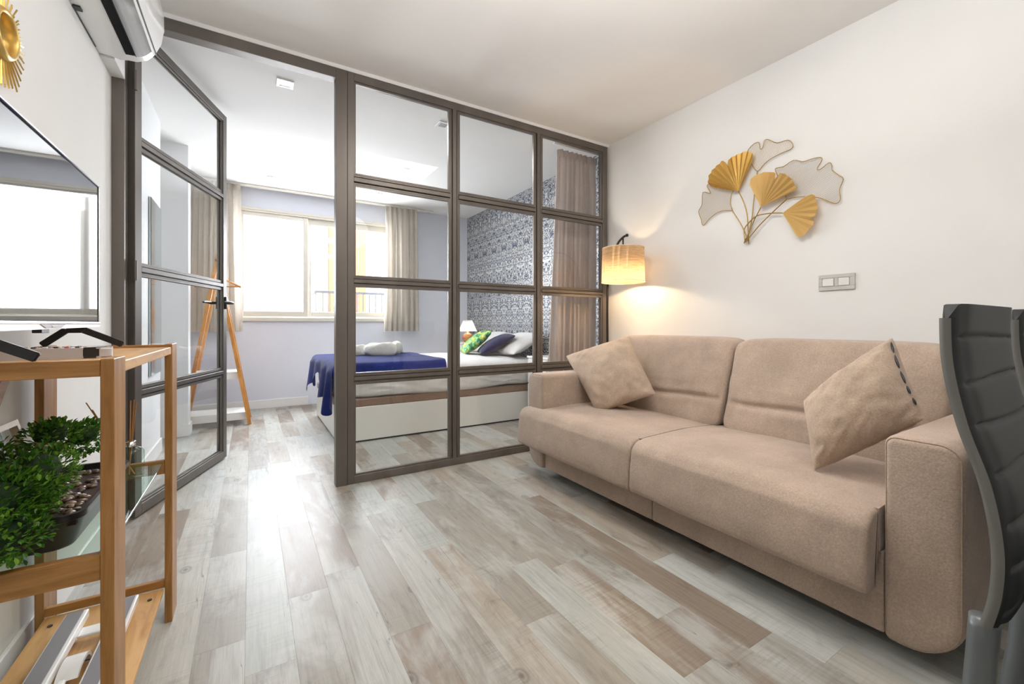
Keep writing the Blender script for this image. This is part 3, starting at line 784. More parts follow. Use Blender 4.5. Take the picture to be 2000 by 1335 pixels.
def seat(y0, y1, ylip):
    n = 44
    prof = []
    # XZ profile (lip in front)
    P = [(2.27, 0.305), (2.27, 0.425)]
    k = 10; R = 0.065; zt = 0.432
    top = [(2.27-(2.27-1.60)*i/8, 0.420+0.014*math.sin(PI*i/8)+0.012*i/8) for i in range(9)]
    corner = [(1.515+R-R*math.sin(a), zt-R+R*math.cos(a)) for a in [PI/2*i/k for i in range(k+1)]]
    face = [(1.508, 0.30), (1.513, 0.245)]
    bot = [(1.53, 0.208), (1.56, 0.198), (1.590, 0.212), (1.594, 0.25), (1.596, 0.302), (1.70, 0.305)]
    prof = [(2.27, 0.305)]+top+corner+face+bot
    lip = [(1.597, 0.424), (1.592, 0.4325)]+corner+[(1.507, 0.30), (1.503, 0.225), (1.510, 0.203), (1.525, 0.197), (1.568, 0.200), (1.575, 0.210), (1.577, 0.258), (1.590, 0.272), (1.5965, 0.31)]
    bm = bmesh.new(); ye = ylip or y1; rg = []; bb = 0.014
    ys = [(y0+bb*(1-math.cos(PI/2*q/4)), bb*(1-math.sin(PI/2*q/4))) for q in range(5)]
    ys += [(y0+bb+(ye-y0-2*bb)*q/26, 0) for q in range(1, 26)]
    ys += [(ye-bb*(1-math.cos(PI/2*q/4)), bb*(1-math.sin(PI/2*q/4))) for q in range(4, -1, -1)]
    nl = len(lip)
    for yy_, d_ in ys:
        ring_ = []
        for i_, (px_, pz_) in enumerate(lip):
            a_ = Vector(lip[i_-1]); c_ = Vector(lip[(i_+1) % nl]); t_ = (c_-a_).normalized(); nn = Vector((-t_.y, t_.x))
            if nn.dot(Vector((1.555, 0.32))-Vector((px_, pz_))) < 0: nn = -nn
            ring_.append(bm.verts.new((px_+nn.x*d_, yy_, pz_+nn.y*d_)))
        rg.append(ring_)
    for r0_, r1_ in zip(rg, rg[1:]):
        for i_ in range(nl): bm.faces.new((r0_[i_], r0_[(i_+1) % nl], r1_[(i_+1) % nl], r1_[i_]))
    bm.faces.new(rg[0]); bm.faces.new(rg[-1])
    body = [(2.27, 0.305)]+top[:-1]+[(1.592, 0.4325), (1.592, 0.305)]
    b2 = extr(body, y0, y1, 'XZ', cuts=24)
    join(bm, b2)
    for v in bm.verts:
        t = min(max((v.co.y-y0)/((ylip or y1)-y0), 0), 1)
        if v.co.z > 0.36: v.co.z += 0.010*math.sin(PI*t)
        v.co.z += 0.003*nz(v.co.x, v.co.y, 0, 7)
        if v.co.x < 1.585: v.co.x -= 0.008*math.sin(PI*t)*(1 if v.co.z < 0.4 else 0.4)+0.003*nz(v.co.y*9, v.co.z*9, 3)
    return bm
s1 = build('seat_cushion', seat(0.512, 1.418, 0), M_sofa, sofa, angle=60)
s2 = build('seat_cushion', seat(1.424, 2.228, 2.392), M_sofa, sofa, angle=60)
def backcush(y0, y1, seed):
    yc, hy_ = (y0+y1)/2, (y1-y0)/2
    def fn(u, v, w):
        z = 0.40+(w*0.5+0.5)*0.505
        tt = (w*0.5+0.5)
        xc = 2.235+0.16*tt
        x = xc+u*(0.105+0.03*(1-v*v)*(1-abs(w)))
        if u < 0:
            crease = math.exp(-((tt-0.33-0.01*math.sin(v*5+seed))/0.030)**2)*0.020*(1-v**8)
            x += crease
            x += 0.007*math.sin(v*38+seed)*math.exp(-((tt-0.31)/0.10)**2)*(abs(v)**1.5)
            x += 0.005*math.sin(v*60+w*10+seed)*max(0, tt-0.75)*3*abs(v)
        z -= 0.007*(v**6)*(tt > 0.6)
        x += 0.006*nz(v*3+seed, w*3, u)
        return (x, yc+v*hy_*(1-0.012*(1-tt)), z)
    return soft(48, 10, fn)
for (a, b, sd) in ((0.515, 1.375, 1), (1.380, 2.262, 5)):
    c = build('back_cushion', backcush(a, b, sd), M_sofa, sofa, smooth=True)
# scatter cushions
def px_c(cs): return [onX(x, y, X) for (x, y, X) in cs]
cc = px_c([(1103, 694, 1.93), (1229, 654, 2.20), (1283, 770, 2.06), (1165, 808, 1.86)])
root_of('cushion', pillow(cc, 0.10, 44, seed=11, pinch=0.05, wr=0.009, expo=0.55), M_sofa2, 'beige scatter cushion in the left corner of the sofa by the armrest', 'cushion', smooth=True)
cc = px_c([(1566, 782, 1.88), (1745, 655, 2.06), (1812, 818, 1.90), (1588, 922, 1.74)])
rc = root_of('cushion', pillow(cc, 0.115, 44, seed=4, pinch=0.04, wr=0.009, expo=0.55), M_sofa2, 'beige scatter cushion with a gaping dark zip on the right side of the sofa', 'cushion', smooth=True)
# gaps of the zip along the right edge
pa, pb = cc[1], cc[2]; ctr = (cc[0]+cc[1]+cc[2]+cc[3])/4
for t0, t1 in ((0.08, 0.24), (0.27, 0.45), (0.49, 0.65), (0.68, 0.78), (0.82, 0.90)):
    bm = bmesh.new(); N = ((cc[2]-cc[0]).cross(cc[3]-cc[1])).normalized()
    if N.x > 0: N = -N
    pts = []
    for i in range(7):
        t = t0+(t1-t0)*i/6; p = pa.lerp(pb, t); u = 1-0.035; pin = 1-0.05*(1-(2*t-1)**2)
        q = ctr+(p-ctr)*pin*0.945 + N*0.043*(1-(2*t-1)**4)**0.5
        pts.append(q)
    tube(bm, pts, [0.0008, 0.0028, 0.0036, 0.0038, 0.0036, 0.0028, 0.0008], 6)
    build('zip_gap', bm, M_black, rc, smooth=True)

# ================================================================== FLOOR LAMP
LX, LY = 2.45, 2.36
fl = empty('floor_lamp', (2.52, 2.62, 0), 'lit arc floor lamp with a cream linen drum shade in the corner behind the sofa', 'lamp')
bm = bmesh.new(); lathe(bm, (2.52, 2.60, 0), [(0.001, 0.0), (0.095, 0), (0.095, 0.018), (0.02, 0.028), (0.001, 0.028)], 32); build('lamp_base', bm, M_blackm, fl, angle=40)
bm = bmesh.new()
tube(bm, spline([(2.52, 2.60, 0.02), (2.52, 2.60, 0.7), (2.52, 2.60, 1.25), (2.515, 2.56, 1.50), (2.49, 2.46, 1.615), (2.455, 2.37, 1.650), (2.445, 2.32, 1.658)], 40), 0.009, 10); build('pole', bm, M_blackm, fl, smooth=True)
bm = bmesh.new(); bmesh.ops.create_icosphere(bm, subdivisions=2, radius=0.013); bmesh.ops.translate(bm, vec=(2.445, 2.315, 1.658), verts=bm.verts)
build('finial', bm, M_blackm, fl, smooth=True)
bm = bmesh.new(); cyl(bm, (LX, LY, 1.45), (LX, LY, 1.65), 0.006); cyl(bm, (LX, LY, 1.40), (LX, LY, 1.46), 0.02); build('socket', bm, M_blackm, fl, angle=40)
mshade = mat('linen_shade', (0.80, 0.66, 0.46), 0.9); v = coords(mshade, (1, 1, 14)); f = ntex(mshade, v, 12, 4, 0.7)
setc(mshade, ramp(mshade, f, [(0.3, (0.60, 0.46, 0.30)), (0.6, (0.86, 0.74, 0.55))])); thinT(mshade, 0.55)
bm = bmesh.new(); lathe(bm, (LX, LY, 0), [(0.163, 1.305), (0.157, 1.565)], 48); bmesh.ops.solidify(bm, geom=bm.faces[:], thickness=0.0015)
sh = build('lamp_shade', bm, mshade, fl, smooth=True)
for r_, z_ in ((0.164, 1.306), (0.158, 1.564)):
    bm = bmesh.new(); lathe(bm, (LX, LY, 0), [(r_, z_-0.004), (r_+0.001, z_), (r_, z_+0.004)], 48); build('shade_rim', bm, mshade, sh, smooth=True)
bm = bmesh.new()
for k in range(3):
    a = k*2*PI/3+0.4; cyl(bm, (LX, LY, 1.555), (LX+0.156*math.cos(a), LY+0.156*math.sin(a), 1.555), 0.002, seg=6)
build('spider', bm, M_blackm, fl)
bm = bmesh.new(); bmesh.ops.create_uvsphere(bm, u_segments=16, v_segments=12, radius=0.025); bmesh.ops.translate(bm, vec=(LX, LY, 1.385), verts=bm.verts)
mb = mat('lamp_bulb', (1, 0.9, 0.7), 0.4, emit=(1.0, 0.72, 0.40), es=12); build('bulb', bm, mb, fl, smooth=True)
lp = bpy.data.lights.new('bulb_floor_lamp', 'POINT'); lp.energy = 15; lp.color = (1, 0.70, 0.40); lp.shadow_soft_size = 0.03
lo = bpy.data.objects.new('bulb_floor_lamp', lp); C.objects.link(lo); lo.location = (LX, LY, 1.365)

# ================================================================== WALL ART (ginkgo leaves)
art = empty('wall_art', (XR, 1.5, 1.5), 'gold metal ginkgo leaf wall sculpture on the white wall above the sofa', 'wall decor')
def ap(cx, cy, off=0.02): return onX(1340+cx/5.34, 250+cy/5.34, XR-off)
def solid_leaf(poly, apex, pleats, amp, m, off, nm='solid_leaf'):
    P = [ap(x, y, off) for x, y in poly]; O = ap(*apex, off)
    P2 = [(p.y-O.y, p.z-O.z) for p in P]
    angs = [math.atan2(z, -y) for y, z in P2]
    mid = math.atan2(sum(p[1] for p in P2), -sum(p[0] for p in P2))
    def rel(a):
        d = a-mid
        while d > PI: d -= 2*PI
        while d < -PI: d += 2*PI
        return d
    rs = [rel(a) for a, (y, z) in zip(angs, P2) if math.hypot(y, z) > 0.02]
    a0, a1 = min(rs)*0.995, max(rs)*0.995
    n = pleats*4; bm = bmesh.new(); vo = bm.verts.new(O); prev = None; nr = 6
    Q = P2+[P2[0]]
    for i in range(n+1):
        a = a0+(a1-a0)*i/n+mid; dx_, dz_ = -math.cos(a), math.sin(a); best = 0
        for (ya, za), (yb, zb) in zip(Q, Q[1:]):
            ey_, ez_ = yb-ya, zb-za; den = dx_*ez_-dz_*ey_
            if abs(den) < 1e-9: continue
            t = (ya*ez_-za*ey_)/den; s = (ya*dz_-za*dx_)/den
            if -1e-6 <= s <= 1+1e-6 and t > best: best = t
        col = []
        for k in range(1, nr+1):
            q = best*k/nr; w = amp*(math.sin(2*PI*pleats*i/n))*(k/nr)
            bow = 0.012*math.sin(PI*i/n)*(k/nr)
            col.append(bm.verts.new((O.x-w-bow, O.y+dx_*q, O.z+dz_*q)))
        if prev:
            bm.faces.new((vo, prev[0], col[0]))
            for k in range(nr-1): bm.faces.new((prev[k], prev[k+1], col[k+1], col[k]))
        prev = col
    bmesh.ops.solidify(bm, geom=bm.faces[:], thickness=0.0015)
    return build(nm, bm, m, art, smooth=False)
def wire_leaf(poly, apex, dirv, step, off):
    P = [ap(x, y, off) for x, y in poly]; loop = []
    n = len(P)
    for i in range(n):
        a, b, c, d = P[(i-1) % n], P[i], P[(i+1) % n], P[(i+2) % n]
        for f in (0, 0.33, 0.66):
            loop.append(0.5*((2*b)+(c-a)*f+(2*a-5*b+4*c-d)*f*f+(3*b-a-3*c+d)*f*f*f))
    bm = bmesh.new(); tube(bm, loop, 0.0022, 6, closed=True)
    w = build('wire_leaf', bm, M_brass, art, smooth=True)
    # hatch wires along dirv
    dv = (ap(*dirv[1], off)-ap(*dirv[0], off)); d2 = Vector((dv.y, dv.z)).normalized(); n2 = Vector((-d2.y, d2.x))
    Q = [Vector((p.y, p.z)) for p in loop]; pr = [q.dot(n2) for q in Q]; x0 = loop[0].x
    s = min(pr)+step*0.6; bm = bmesh.new()
    while s < max(pr):
        hits = []
        for i in range(len(Q)):
            a, b = Q[i], Q[(i+1) % len(Q)]; pa_, pb_ = a.dot(n2)-s, b.dot(n2)-s
            if pa_*pb_ < 0: t = pa_/(pa_-pb_); hits.append((a+(b-a)*t).dot(d2))
        hits.sort()
        for a, b in zip(hits[::2], hits[1::2]):
            p = d2*a+n2*s; q = d2*b+n2*s
            if b-a > 0.004: tube(bm, [(x0, p.x, p.y), (x0, q.x, q.y)], 0.0007, 4)
        s += step
    build('hatch_wires', bm, M_brass, w)
wire_leaf([(480, 860), (462, 790), (475, 690), (540, 600), (590, 500), (605, 440), (520, 465), (450, 455), (380, 495), (320, 565), (240, 580), (220, 610), (255, 680), (175, 670), (165, 800), (130, 870), (160, 960), (165, 1000), (190, 1010), (240, 950), (320, 885), (400, 860)], (480, 860), ((480, 850), (240, 720)), 0.0068, 0.012)
wire_leaf([(745, 450), (690, 385), (650, 320), (640, 245), (700, 170), (760, 150), (775, 220), (800, 200), (820, 130), (860, 120), (950, 155), (1060, 125), (1110, 165), (1100, 215), (1000, 260), (900, 310), (820, 370)], (745, 450), ((745, 450), (840, 150)), 0.0090, 0.012)
wire_leaf([(1050, 740), (1035, 690), (985, 560), (930, 440), (950, 415), (1020, 400), (1120, 335), (1220, 350), (1300, 325), (1400, 305), (1415, 340), (1365, 425), (1400, 430), (1490, 360), (1520, 390), (1525, 440), (1590, 490), (1640, 530), (1600, 640), (1610, 740), (1570, 785), (1500, 770), (1380, 725), (1230, 715), (1120, 725)], (1050, 740), ((1050, 740), (1500, 430)), 0.0090, 0.014)
solid_leaf([(545, 660), (560, 560), (610, 440), (690, 350), (705, 290), (690, 260), (625, 243), (540, 280), (455, 325), (445, 400), (400, 335), (290, 430), (245, 490), (230, 560), (245, 600), (300, 622), (440, 628)], (545, 660), 11, 0.006, M_gold, 0.03)
solid_leaf([(780, 825), (740, 720), (690, 640), (660, 590), (670, 540), (720, 495), (830, 460), (935, 465), (950, 490), (915, 565), (985, 470), (1040, 480), (1120, 540), (1125, 580), (1155, 615), (1140, 650), (1060, 685), (950, 735), (850, 790)], (780, 825), 9, 0.0032, M_goldmat, 0.04)
solid_leaf([(1005, 885), (1110, 845), (1190, 790), (1230, 720), (1290, 690), (1350, 695), (1355, 740), (1385, 830), (1365, 880), (1355, 930), (1290, 932), (1345, 975), (1330, 1020), (1280, 1060), (1260, 1100), (1190, 1138), (1150, 1125), (1115, 1020), (1060, 930)], (1005, 885), 7, 0.0022, M_goldmat, 0.035)
for i, st in enumerate([[(545, 655), (600, 770), (635, 900), (645, 1050), (655, 1205)], [(480, 860), (560, 980), (610, 1080), (650, 1180)], [(745, 450), (712, 700), (685, 950), (655, 1080), (605, 1195)],
           [(780, 825), (700, 980), (650, 1110), (605, 1200)], [(1050, 740), (900, 880), (760, 1020), (620, 1190)], [(1005, 885), (880, 888), (740, 915), (655, 985), (605, 1060), (615, 1175)]]):
    bm = bmesh.new(); tube(bm, spline([ap(x, y, 0.014+0.003*i) for x, y in st], 18), 0.0032, 6); build('stem', bm, M_brass, art, smooth=True)

# ================================================================== LIGHT SWITCH
sw = empty('light_switch', (XR, 1.04, 1.2), 'double light switch in a silver grey frame on the white wall', 'switch')
y0, y1, z0, z1 = 0.958, 1.124, 1.163, 1.249
bm = bmesh.new(); X0, X1 = XR-0.009, XR
zi0, zi1 = 1.185, 1.229
bx(bm, X0, X1, y0, y1, z0, zi0, 0.002, 1); bx(bm, X0, X1, y0, y1, zi1, z1, 0.002, 1)
for a, b in ((y0, y0+0.023), (1.032, 1.050), (y1-0.018, y1)): bx(bm, X0, X1, a, b, zi0, zi1, 0.001, 1)
build('frame', bm, mat('switch_frame', (0.58, 0.57, 0.54), 0.35, 0.3), sw)
for a, b in ((y0+0.0245, 1.0305), (1.0515, y1-0.0195)):
    build('rocker', box(XR-0.011, XR-0.002, a, b, zi0+0.0015, zi1-0.0015, 0.0015, 1), mat('switch_rocker', (0.74, 0.73, 0.69), 0.3), sw)

# ================================================================== AIR CONDITIONER
ac = empty('air_conditioner', (-0.57, 2.1, 2.17), 'white wall air conditioner unit high on the left wall', 'air conditioner')
AY0, AY1 = 1.72, 2.555
prof = [(-0.569, 2.172), (-0.50, 2.168), (-0.44, 2.172), (-0.405, 2.190), (-0.378, 2.225), (-0.355, 2.280), (-0.345, 2.35), (-0.346, 2.42), (-0.36, 2.46), (-0.40, 2.475), (-0.569, 2.475)]
body = build('body', extr(prof, AY0, AY1, 'XZ', bev=0.010, seg=3), M_whiteg, ac, angle=35)
def surf(bm, pts, y0, y1, off):
    a = [bm.verts.new((x+off[0], y0, z+off[1])) for x, z in pts]; b = [bm.verts.new((x+off[0], y1, z+off[1])) for x, z in pts]
    for i in range(len(pts)-1): bm.faces.new((a[i], a[i+1], b[i+1], b[i]))
bm = bmesh.new(); surf(bm, [(-0.470, 2.1695), (-0.438, 2.1725)], AY0+0.05, AY1-0.065, (0, -0.0015)); bmesh.ops.solidify(bm, geom=bm.faces[:], thickness=0.001)
build('vent_slot', bm, M_black, ac)
bm = bmesh.new(); surf(bm, [(-0.440, 2.172), (-0.420, 2.180), (-0.405, 2.190), (-0.385, 2.214)], AY0+0.05, AY1-0.065, (0.004, -0.005)); bmesh.ops.solidify(bm, geom=bm.faces[:], thickness=0.004)
build('louver', bm, mat('louver_gloss', (0.88, 0.88, 0.87), 0.08), ac, smooth=True)
bm = bmesh.new(); surf(bm, [(-0.377, 2.228), (-0.374, 2.234)], AY0+0.003, AY1-0.003, (0.0015, -0.001)); bmesh.ops.solidify(bm, geom=bm.faces[:], thickness=0.001)
build('panel_seam', bm, M_grey, ac)
build('side_seam', box(-0.568, -0.566, 2.22, 2.49, 2.167, 2.171), M_black, ac)
build('clip', box(-0.566, -0.545, 2.205, 2.235, 2.165, 2.171), M_black, ac)

# ================================================================== SUNBURST MIRROR
sb = empty('sunburst_mirror', (XL, 1.655, 1.745), 'round sunburst mirror with gold rays above the television', 'mirror')
cy_, cz_ = 1.655, 1.745
bm = bmesh.new(); lathe(bm, (-0.566, cy_, cz_), [(0.001, 0), (0.054, 0.0), (0.054, 0.001)], 40, axis='X'); build('mirror_glass', bm, M_mirror, sb)
bm = bmesh.new(); lathe(bm, (-0.5695, cy_, cz_), [(0.051, 0.002), (0.050, 0.022), (0.053, 0.026), (0.060, 0.026), (0.066, 0.018), (0.067, 0.0)], 48, axis='X'); build('ring', bm, M_gold, sb, smooth=True)
rnd = random.Random(5)
rm = []
for L in (0.062, 0.074, 0.055):
    bm = bmesh.new()
    vs = [(-0.001, 0.060, -0.0013), (-0.001, 0.060, 0.0013), (0.0015, 0.060, 0.0), (-0.001, 0.072+L, -0.0024), (-0.001, 0.072+L, 0.0024), (0.002, 0.070+L, 0.0)]
    v = [bm.verts.new(p) for p in vs]
    for f in ((0, 1, 2), (3, 5, 4), (0, 3, 4, 1), (1, 4, 5, 2), (2, 5, 3, 0)): bm.faces.new([v[i] for i in f])
    bmesh.ops.recalc_face_normals(bm, faces=bm.faces[:]); me = bpy.data.meshes.new('ray'); bm.to_mesh(me); bm.free(); me.materials.append(M_gold); rm.append(me)
N = 76
for i in range(N):
    o = bpy.data.objects.new('ray', rm[(0, 2, 1)[i % 3]] if (i//7) % 2 else rm[(0, 0, 2)[i % 3]]); C.objects.link(o); o.parent = sb
    o.location = (0.007+0.004*(i % 2), 0, 0); o.rotation_euler = (2*PI*i/N, 0, 0)
# ================================================================== TV RACK
RX0, RX1, RY0, RY1, RZ = -0.538, -0.221, 1.084, 1.885, 0.915
st = empty('tv_rack', ((RX0+RX1)/2, (RY0+RY1)/2, 0), 'open oak rack with a glass shelf carrying the television', 'rack')
LW, LD = 0.020, 0.085
for (x0, x1) in ((RX0, RX0+LW), (RX1-LW, RX1)):
    for (y0, y1) in ((RY0, RY0+LD), (RY1-LD-0.015, RY1)):
        build('leg', box(x0, x1, y0, y1, 0, RZ, 0.0012, 1), M_oakZ, st)
xi0, xi1 = RX0+LW, RX1-LW
for (y0, y1, nm) in ((RY0+0.002, RY0+0.020, 0), (RY1-0.100+0.002, RY1-0.082, 1)):
    build('rail', box(xi0, xi1, y0, y1, 0.882, RZ-0.002, 0.001, 1), M_oakX, st)
    build('rail', box(xi0, xi1, y0, y1, 0.490 if nm else 0.500, 0.534 if nm else 0.548, 0.001, 1), M_oakX, st)
    build('rail', box(xi0, xi1, y0, y1, 0.118, 0.142 if nm else 0.14, 0.001, 1), M_oakX, st)
build('top_board', box(xi0+0.001, RX1-0.003, RY0+0.021, RY1-0.083, 0.882, 0.905, 0.0015, 1), M_oakboard, st)
bm = box(xi0+0.001, RX1-LW-0.002, RY0-0.04, RY1-0.100, 0.104, 0.117, 0.0015, 1); build('bottom_board', bm, M_oakboard, st)
build('glass_shelf', box(xi0+0.002, xi1-0.003, RY0+0.021, RY1-0.099, 0.5225, 0.5285, 0.0008, 1), M_shelfglass, st)
bm = bmesh.new(); beam(bm, (RX0+0.010, RY0+0.10, 0.40), (RX0+0.010, 1.60, 0.885), 0.035, 0.016, up=(1, 0, 0)); build('brace', bm, M_oakY, st)
bm = bmesh.new(); beam(bm, (xi0+0.07, RY0+0.012, 0.50), (xi0+0.01, RY0+0.012, 0.30), 0.016, 0.012, up=(0, 1, 0))
bm.free()
for (x_, y_) in ((-0.49, 1.73), (-0.27, 1.73)):
    bm = bmesh.new(); cyl(bm, (x_, y_, 0.1165), (x_, y_, 0.119), 0.006, seg=12); build('screw', bm, M_black, st)

# ================================================================== TELEVISION
tv = empty('television', (-0.41, 1.44, RZ), 'flat-screen television with silver lower bezel on the oak rack', 'television')
TX, TY0, TY1, TZ0, TZ1 = -0.400, 1.065, 1.803, 0.974, 1.409
build('housing', box(TX-0.030, TX-0.006, TY0, TY1, TZ0, TZ1, 0.004, 2), M_black, tv)
build('housing_back', box(TX-0.062, TX-0.030, TY0+0.12, TY1-0.12, TZ0+0.03, TZ0+0.27, 0.012, 2), M_black, tv)
build('screen', box(TX-0.007, TX-0.0045, TY0+0.006, TY1-0.010, TZ0+0.012, TZ1-0.006), M_screen, tv)
bm = box(TX-0.008, TX, TY0, TY1, TZ1-0.005, TZ1, 0.001, 1); bx(bm, TX-0.008, TX-0.002, TY1-0.004, TY1, TZ0, TZ1-0.005, 0.001, 1); bx(bm, TX-0.008, TX-0.002, TY0, TY0+0.004, TZ0, TZ1-0.005, 0.001, 1)
build('bezel', bm, M_chrome, tv)
# lower bezel: upper strip, grey insert, lower strip
build('lower_bezel', box(TX-0.010, TX+0.001, TY0, TY1, TZ0+0.006, TZ0+0.013, 0.002, 2), M_silver, tv)
prof = [(TY0, TZ0-0.008), (TY1, TZ0-0.002), (TY1, TZ0+0.006), (TY0, TZ0+0.006)]
build('lower_bezel', extr(prof, TX-0.014, TX-0.001, 'YZ'), mat('bezel_cream', (0.78, 0.74, 0.70), 0.3, 0.3), tv)
ym = 1.435
ins = build('logo_insert', extr([(ym-0.075, TZ0+0.006), (ym-0.045, TZ0-0.003), (ym+0.045, TZ0-0.003), (ym+0.075, TZ0+0.006)], TX-0.002, TX+0.0006, 'YZ'), M_grey, tv)
cu = bpy.data.curves.new('logo_lettering', 'FONT'); cu.body = 'tusset'; cu.size = 0.010; cu.extrude = 0.0003; cu.align_x = 'CENTER'; cu.align_y = 'CENTER'
to = bpy.data.objects.new('logo_lettering', cu)
M_let = mat('logo_white', (0.85, 0.85, 0.88), 0.4)
dg = None
C.objects.link(to)
bpy.context.view_layer.update(); dg = bpy.context.evaluated_depsgraph_get()
me = bpy.data.meshes.new_from_object(to.evaluated_get(dg)); bpy.data.objects.remove(to)
bm = bmesh.new(); bm.from_mesh(me); bmesh.ops.transform(bm, matrix=Matrix.Translation((TX+0.0012, ym, TZ0+0.0015)) @ Matrix.Rotation(PI/2, 4, 'Z') @ Matrix.Rotation(PI/2, 4, 'X'), verts=bm.verts)
build('logo_lettering', bm, M_let, ins)
build('sensor', box(TX-0.02, TX-0.004, ym-0.055, ym-0.012, TZ0-0.014, TZ0-0.004, 0.001, 1), M_black, tv)
for yy in (1.715, 1.112):
    bm = bmesh.new()
    a = (-0.505, yy, RZ+0.004); b = (-0.325, yy, RZ+0.0)
    apx = (TX-0.052, yy, TZ0-0.010); apy = (TX-0.018, yy, TZ0-0.010)
    zb = RZ+0.006
    beam(bm, (-0.502, yy, zb), apx, 0.018, 0.011, up=(0, 1, 0), bev=0.002); beam(bm, apx, apy, 0.018, 0.016, up=(0, 1, 0), bev=0.002); beam(bm, apy, (-0.330, yy, zb-0.002), 0.018, 0.009, up=(0, 1, 0), bev=0.002)
    bx(bm, TX-0.045, TX-0.012, yy-0.009, yy+0.009, TZ0-0.012, TZ0+0.01, 0.001, 1)
    build('foot', bm, M_black, tv)

# remotes
def remote(cx, cy, L, Wd, rz, m, label, tiltz=0, z0=0.905, cap=None, th=0.018):
    r = empty('remote_control', (cx, cy, z0), label, 'remote')
    M = Matrix.Translation((cx, cy, z0)) @ Matrix.Rotation(rz, 4, 'Z') @ Matrix.Rotation(tiltz, 4, 'Y')
    bm = extr(rprof(-L/2, L/2, -Wd/2, Wd/2, (Wd*0.35,)*4), 0.0, th, 'XY', bev=0.004, seg=3); bmesh.ops.transform(bm, matrix=M, verts=bm.verts)
    build('casing', bm, m, r, angle=50)
    if cap:
        bm = extr(rprof(L/2-0.045, L/2-0.008, -Wd/2-0.001, Wd/2+0.001, (0.001, Wd*0.35, Wd*0.35, 0.001)), 0.001, th+0.0008, 'XY', bev=0.004, seg=3); bmesh.ops.transform(bm, matrix=M, verts=bm.verts)
        build('end_cap', bm, cap, r, angle=50)
    cols_ = [(0.02, 0.02, 0.02), (0.55, 0.25, 0.05), (0.6, 0.08, 0.05), (0.6, 0.6, 0.6)]
    i = 0
    for a in range(9):
        for b in (-1, 0, 1):
            u = -L/2+0.02+a*(L-0.075)/8; bm = box(u-0.004, u+0.004, b*Wd*0.26-0.004, b*Wd*0.26+0.004, th, th+0.003, 0.001, 1)
            bmesh.ops.transform(bm, matrix=M, verts=bm.verts)
            k = (a*3+b*2) % 7
            build('button', bm, MB[0 if k < 4 else (k-3)], r); i += 1
    return r
MB = [M_black, mat('button_amber', (0.6, 0.3, 0.05), 0.4), mat('button_red', (0.6, 0.08, 0.05), 0.4), mat('button_grey', (0.6, 0.6, 0.62), 0.4)]
M_remote = mat('remote_silver', (0.50, 0.48, 0.49), 0.3, 0.2)
remote(-0.372, 1.30, 0.205, 0.048, 0.10, M_remote, 'silver remote control with coloured buttons and a black end on the oak rack', cap=M_black, th=0.024)
#remote(-0.462, 1.200, 0.12, 0.036, 0.0, M_black, 'thin black remote control at the very left of the oak rack', tiltz=math.radians(6), z0=0.914, th=0.012)

# ================================================================== MIDDLE SHELF: plant, frame, diffuser
ZS = 0.5287
pl = empty('potted_bonsai', (-0.40, 1.37, ZS), 'artificial bonsai with dense green leaves in a black rectangular pot on the glass shelf', 'plant')
bm = bmesh.new()
def ring(x0, x1, y0, y1, z, r):
    return [bm.verts.new((a, b, z)) for a, b in rprof(x0, x1, y0, y1, (r,)*4)]
lv = [(-0.425, -0.312, 1.20, 1.56, ZS, 0.03), (-0.428, -0.309, 1.197, 1.563, ZS+0.004, 0.032), (-0.443, -0.292, 1.178, 1.585, ZS+0.058, 0.035), (-0.448, -0.287, 1.172, 1.590, ZS+0.062, 0.036), (-0.448, -0.287, 1.172, 1.590, ZS+0.074, 0.036), (-0.441, -0.294, 1.180, 1.582, ZS+0.074, 0.032), (-0.438, -0.297, 1.183, 1.579, ZS+0.058, 0.03)]
R_ = [ring(*v) for v in lv]
for a, b in zip(R_, R_[1:]):
    for i in range(len(a)): bm.faces.new((a[i], a[(i+1) % len(a)], b[(i+1) % len(b)], b[i]))
bm.faces.new(R_[0]); bm.faces.new(R_[-1])
build('pot', bm, mat('black_ceramic', (0.02, 0.018, 0.02), 0.28), pl, angle=50)
build('soil', box(-0.436, -0.299, 1.185, 1.577, ZS+0.05, ZS+0.060), mat('soil', (0.05, 0.03, 0.02), 0.95), pl)
pebm = []
for cfg in ((0.20, 0.13, 0.085), (0.30, 0.22, 0.16), (0.12, 0.08, 0.06)):
    b2 = bmesh.new(); bmesh.ops.create_icosphere(b2, subdivisions=1, radius=0.008); bmesh.ops.scale(b2, vec=(1.2, 0.95, 0.6), verts=b2.verts)
    me = bpy.data.meshes.new('pebble'); b2.to_mesh(me); b2.free(); me.shade_smooth(); me.materials.append(mat('pebble_stone', cfg, 0.3)); pebm.append(me)
rnd = random.Random(9)
for i in range(110):
    o = bpy.data.objects.new('pebble', pebm[i % 3]); C.objects.link(o); o.parent = pl
    o.matrix_parent_inverse = Matrix.Translation((-0.40, 1.37, ZS)).inverted()
    o.location = (rnd.uniform(-0.425, -0.312), rnd.uniform(1.20, 1.565), ZS+0.061+rnd.uniform(0, 0.004)); o.rotation_euler = (rnd.uniform(-.3, .3), rnd.uniform(-.3, .3), rnd.uniform(0, 6)); s = rnd.uniform(0.8, 1.35); o.scale = (s, s, s)
bm = bmesh.new()
tube(bm, spline([(-0.37, 1.38, ZS+0.05), (-0.38, 1.36, ZS+0.10), (-0.39, 1.30, ZS+0.14), (-0.41, 1.22, ZS+0.17), (-0.42, 1.15, ZS+0.15)], 14), [0.018-0.0009*i for i in range(14)], 8)
tube(bm, spline([(-0.40, 1.33, ZS+0.13), (-0.37, 1.40, ZS+0.17), (-0.34, 1.45, ZS+0.19)], 8), 0.006, 6)
build('trunk', bm, mat('bark', (0.10, 0.06, 0.035), 0.9), pl, smooth=True)
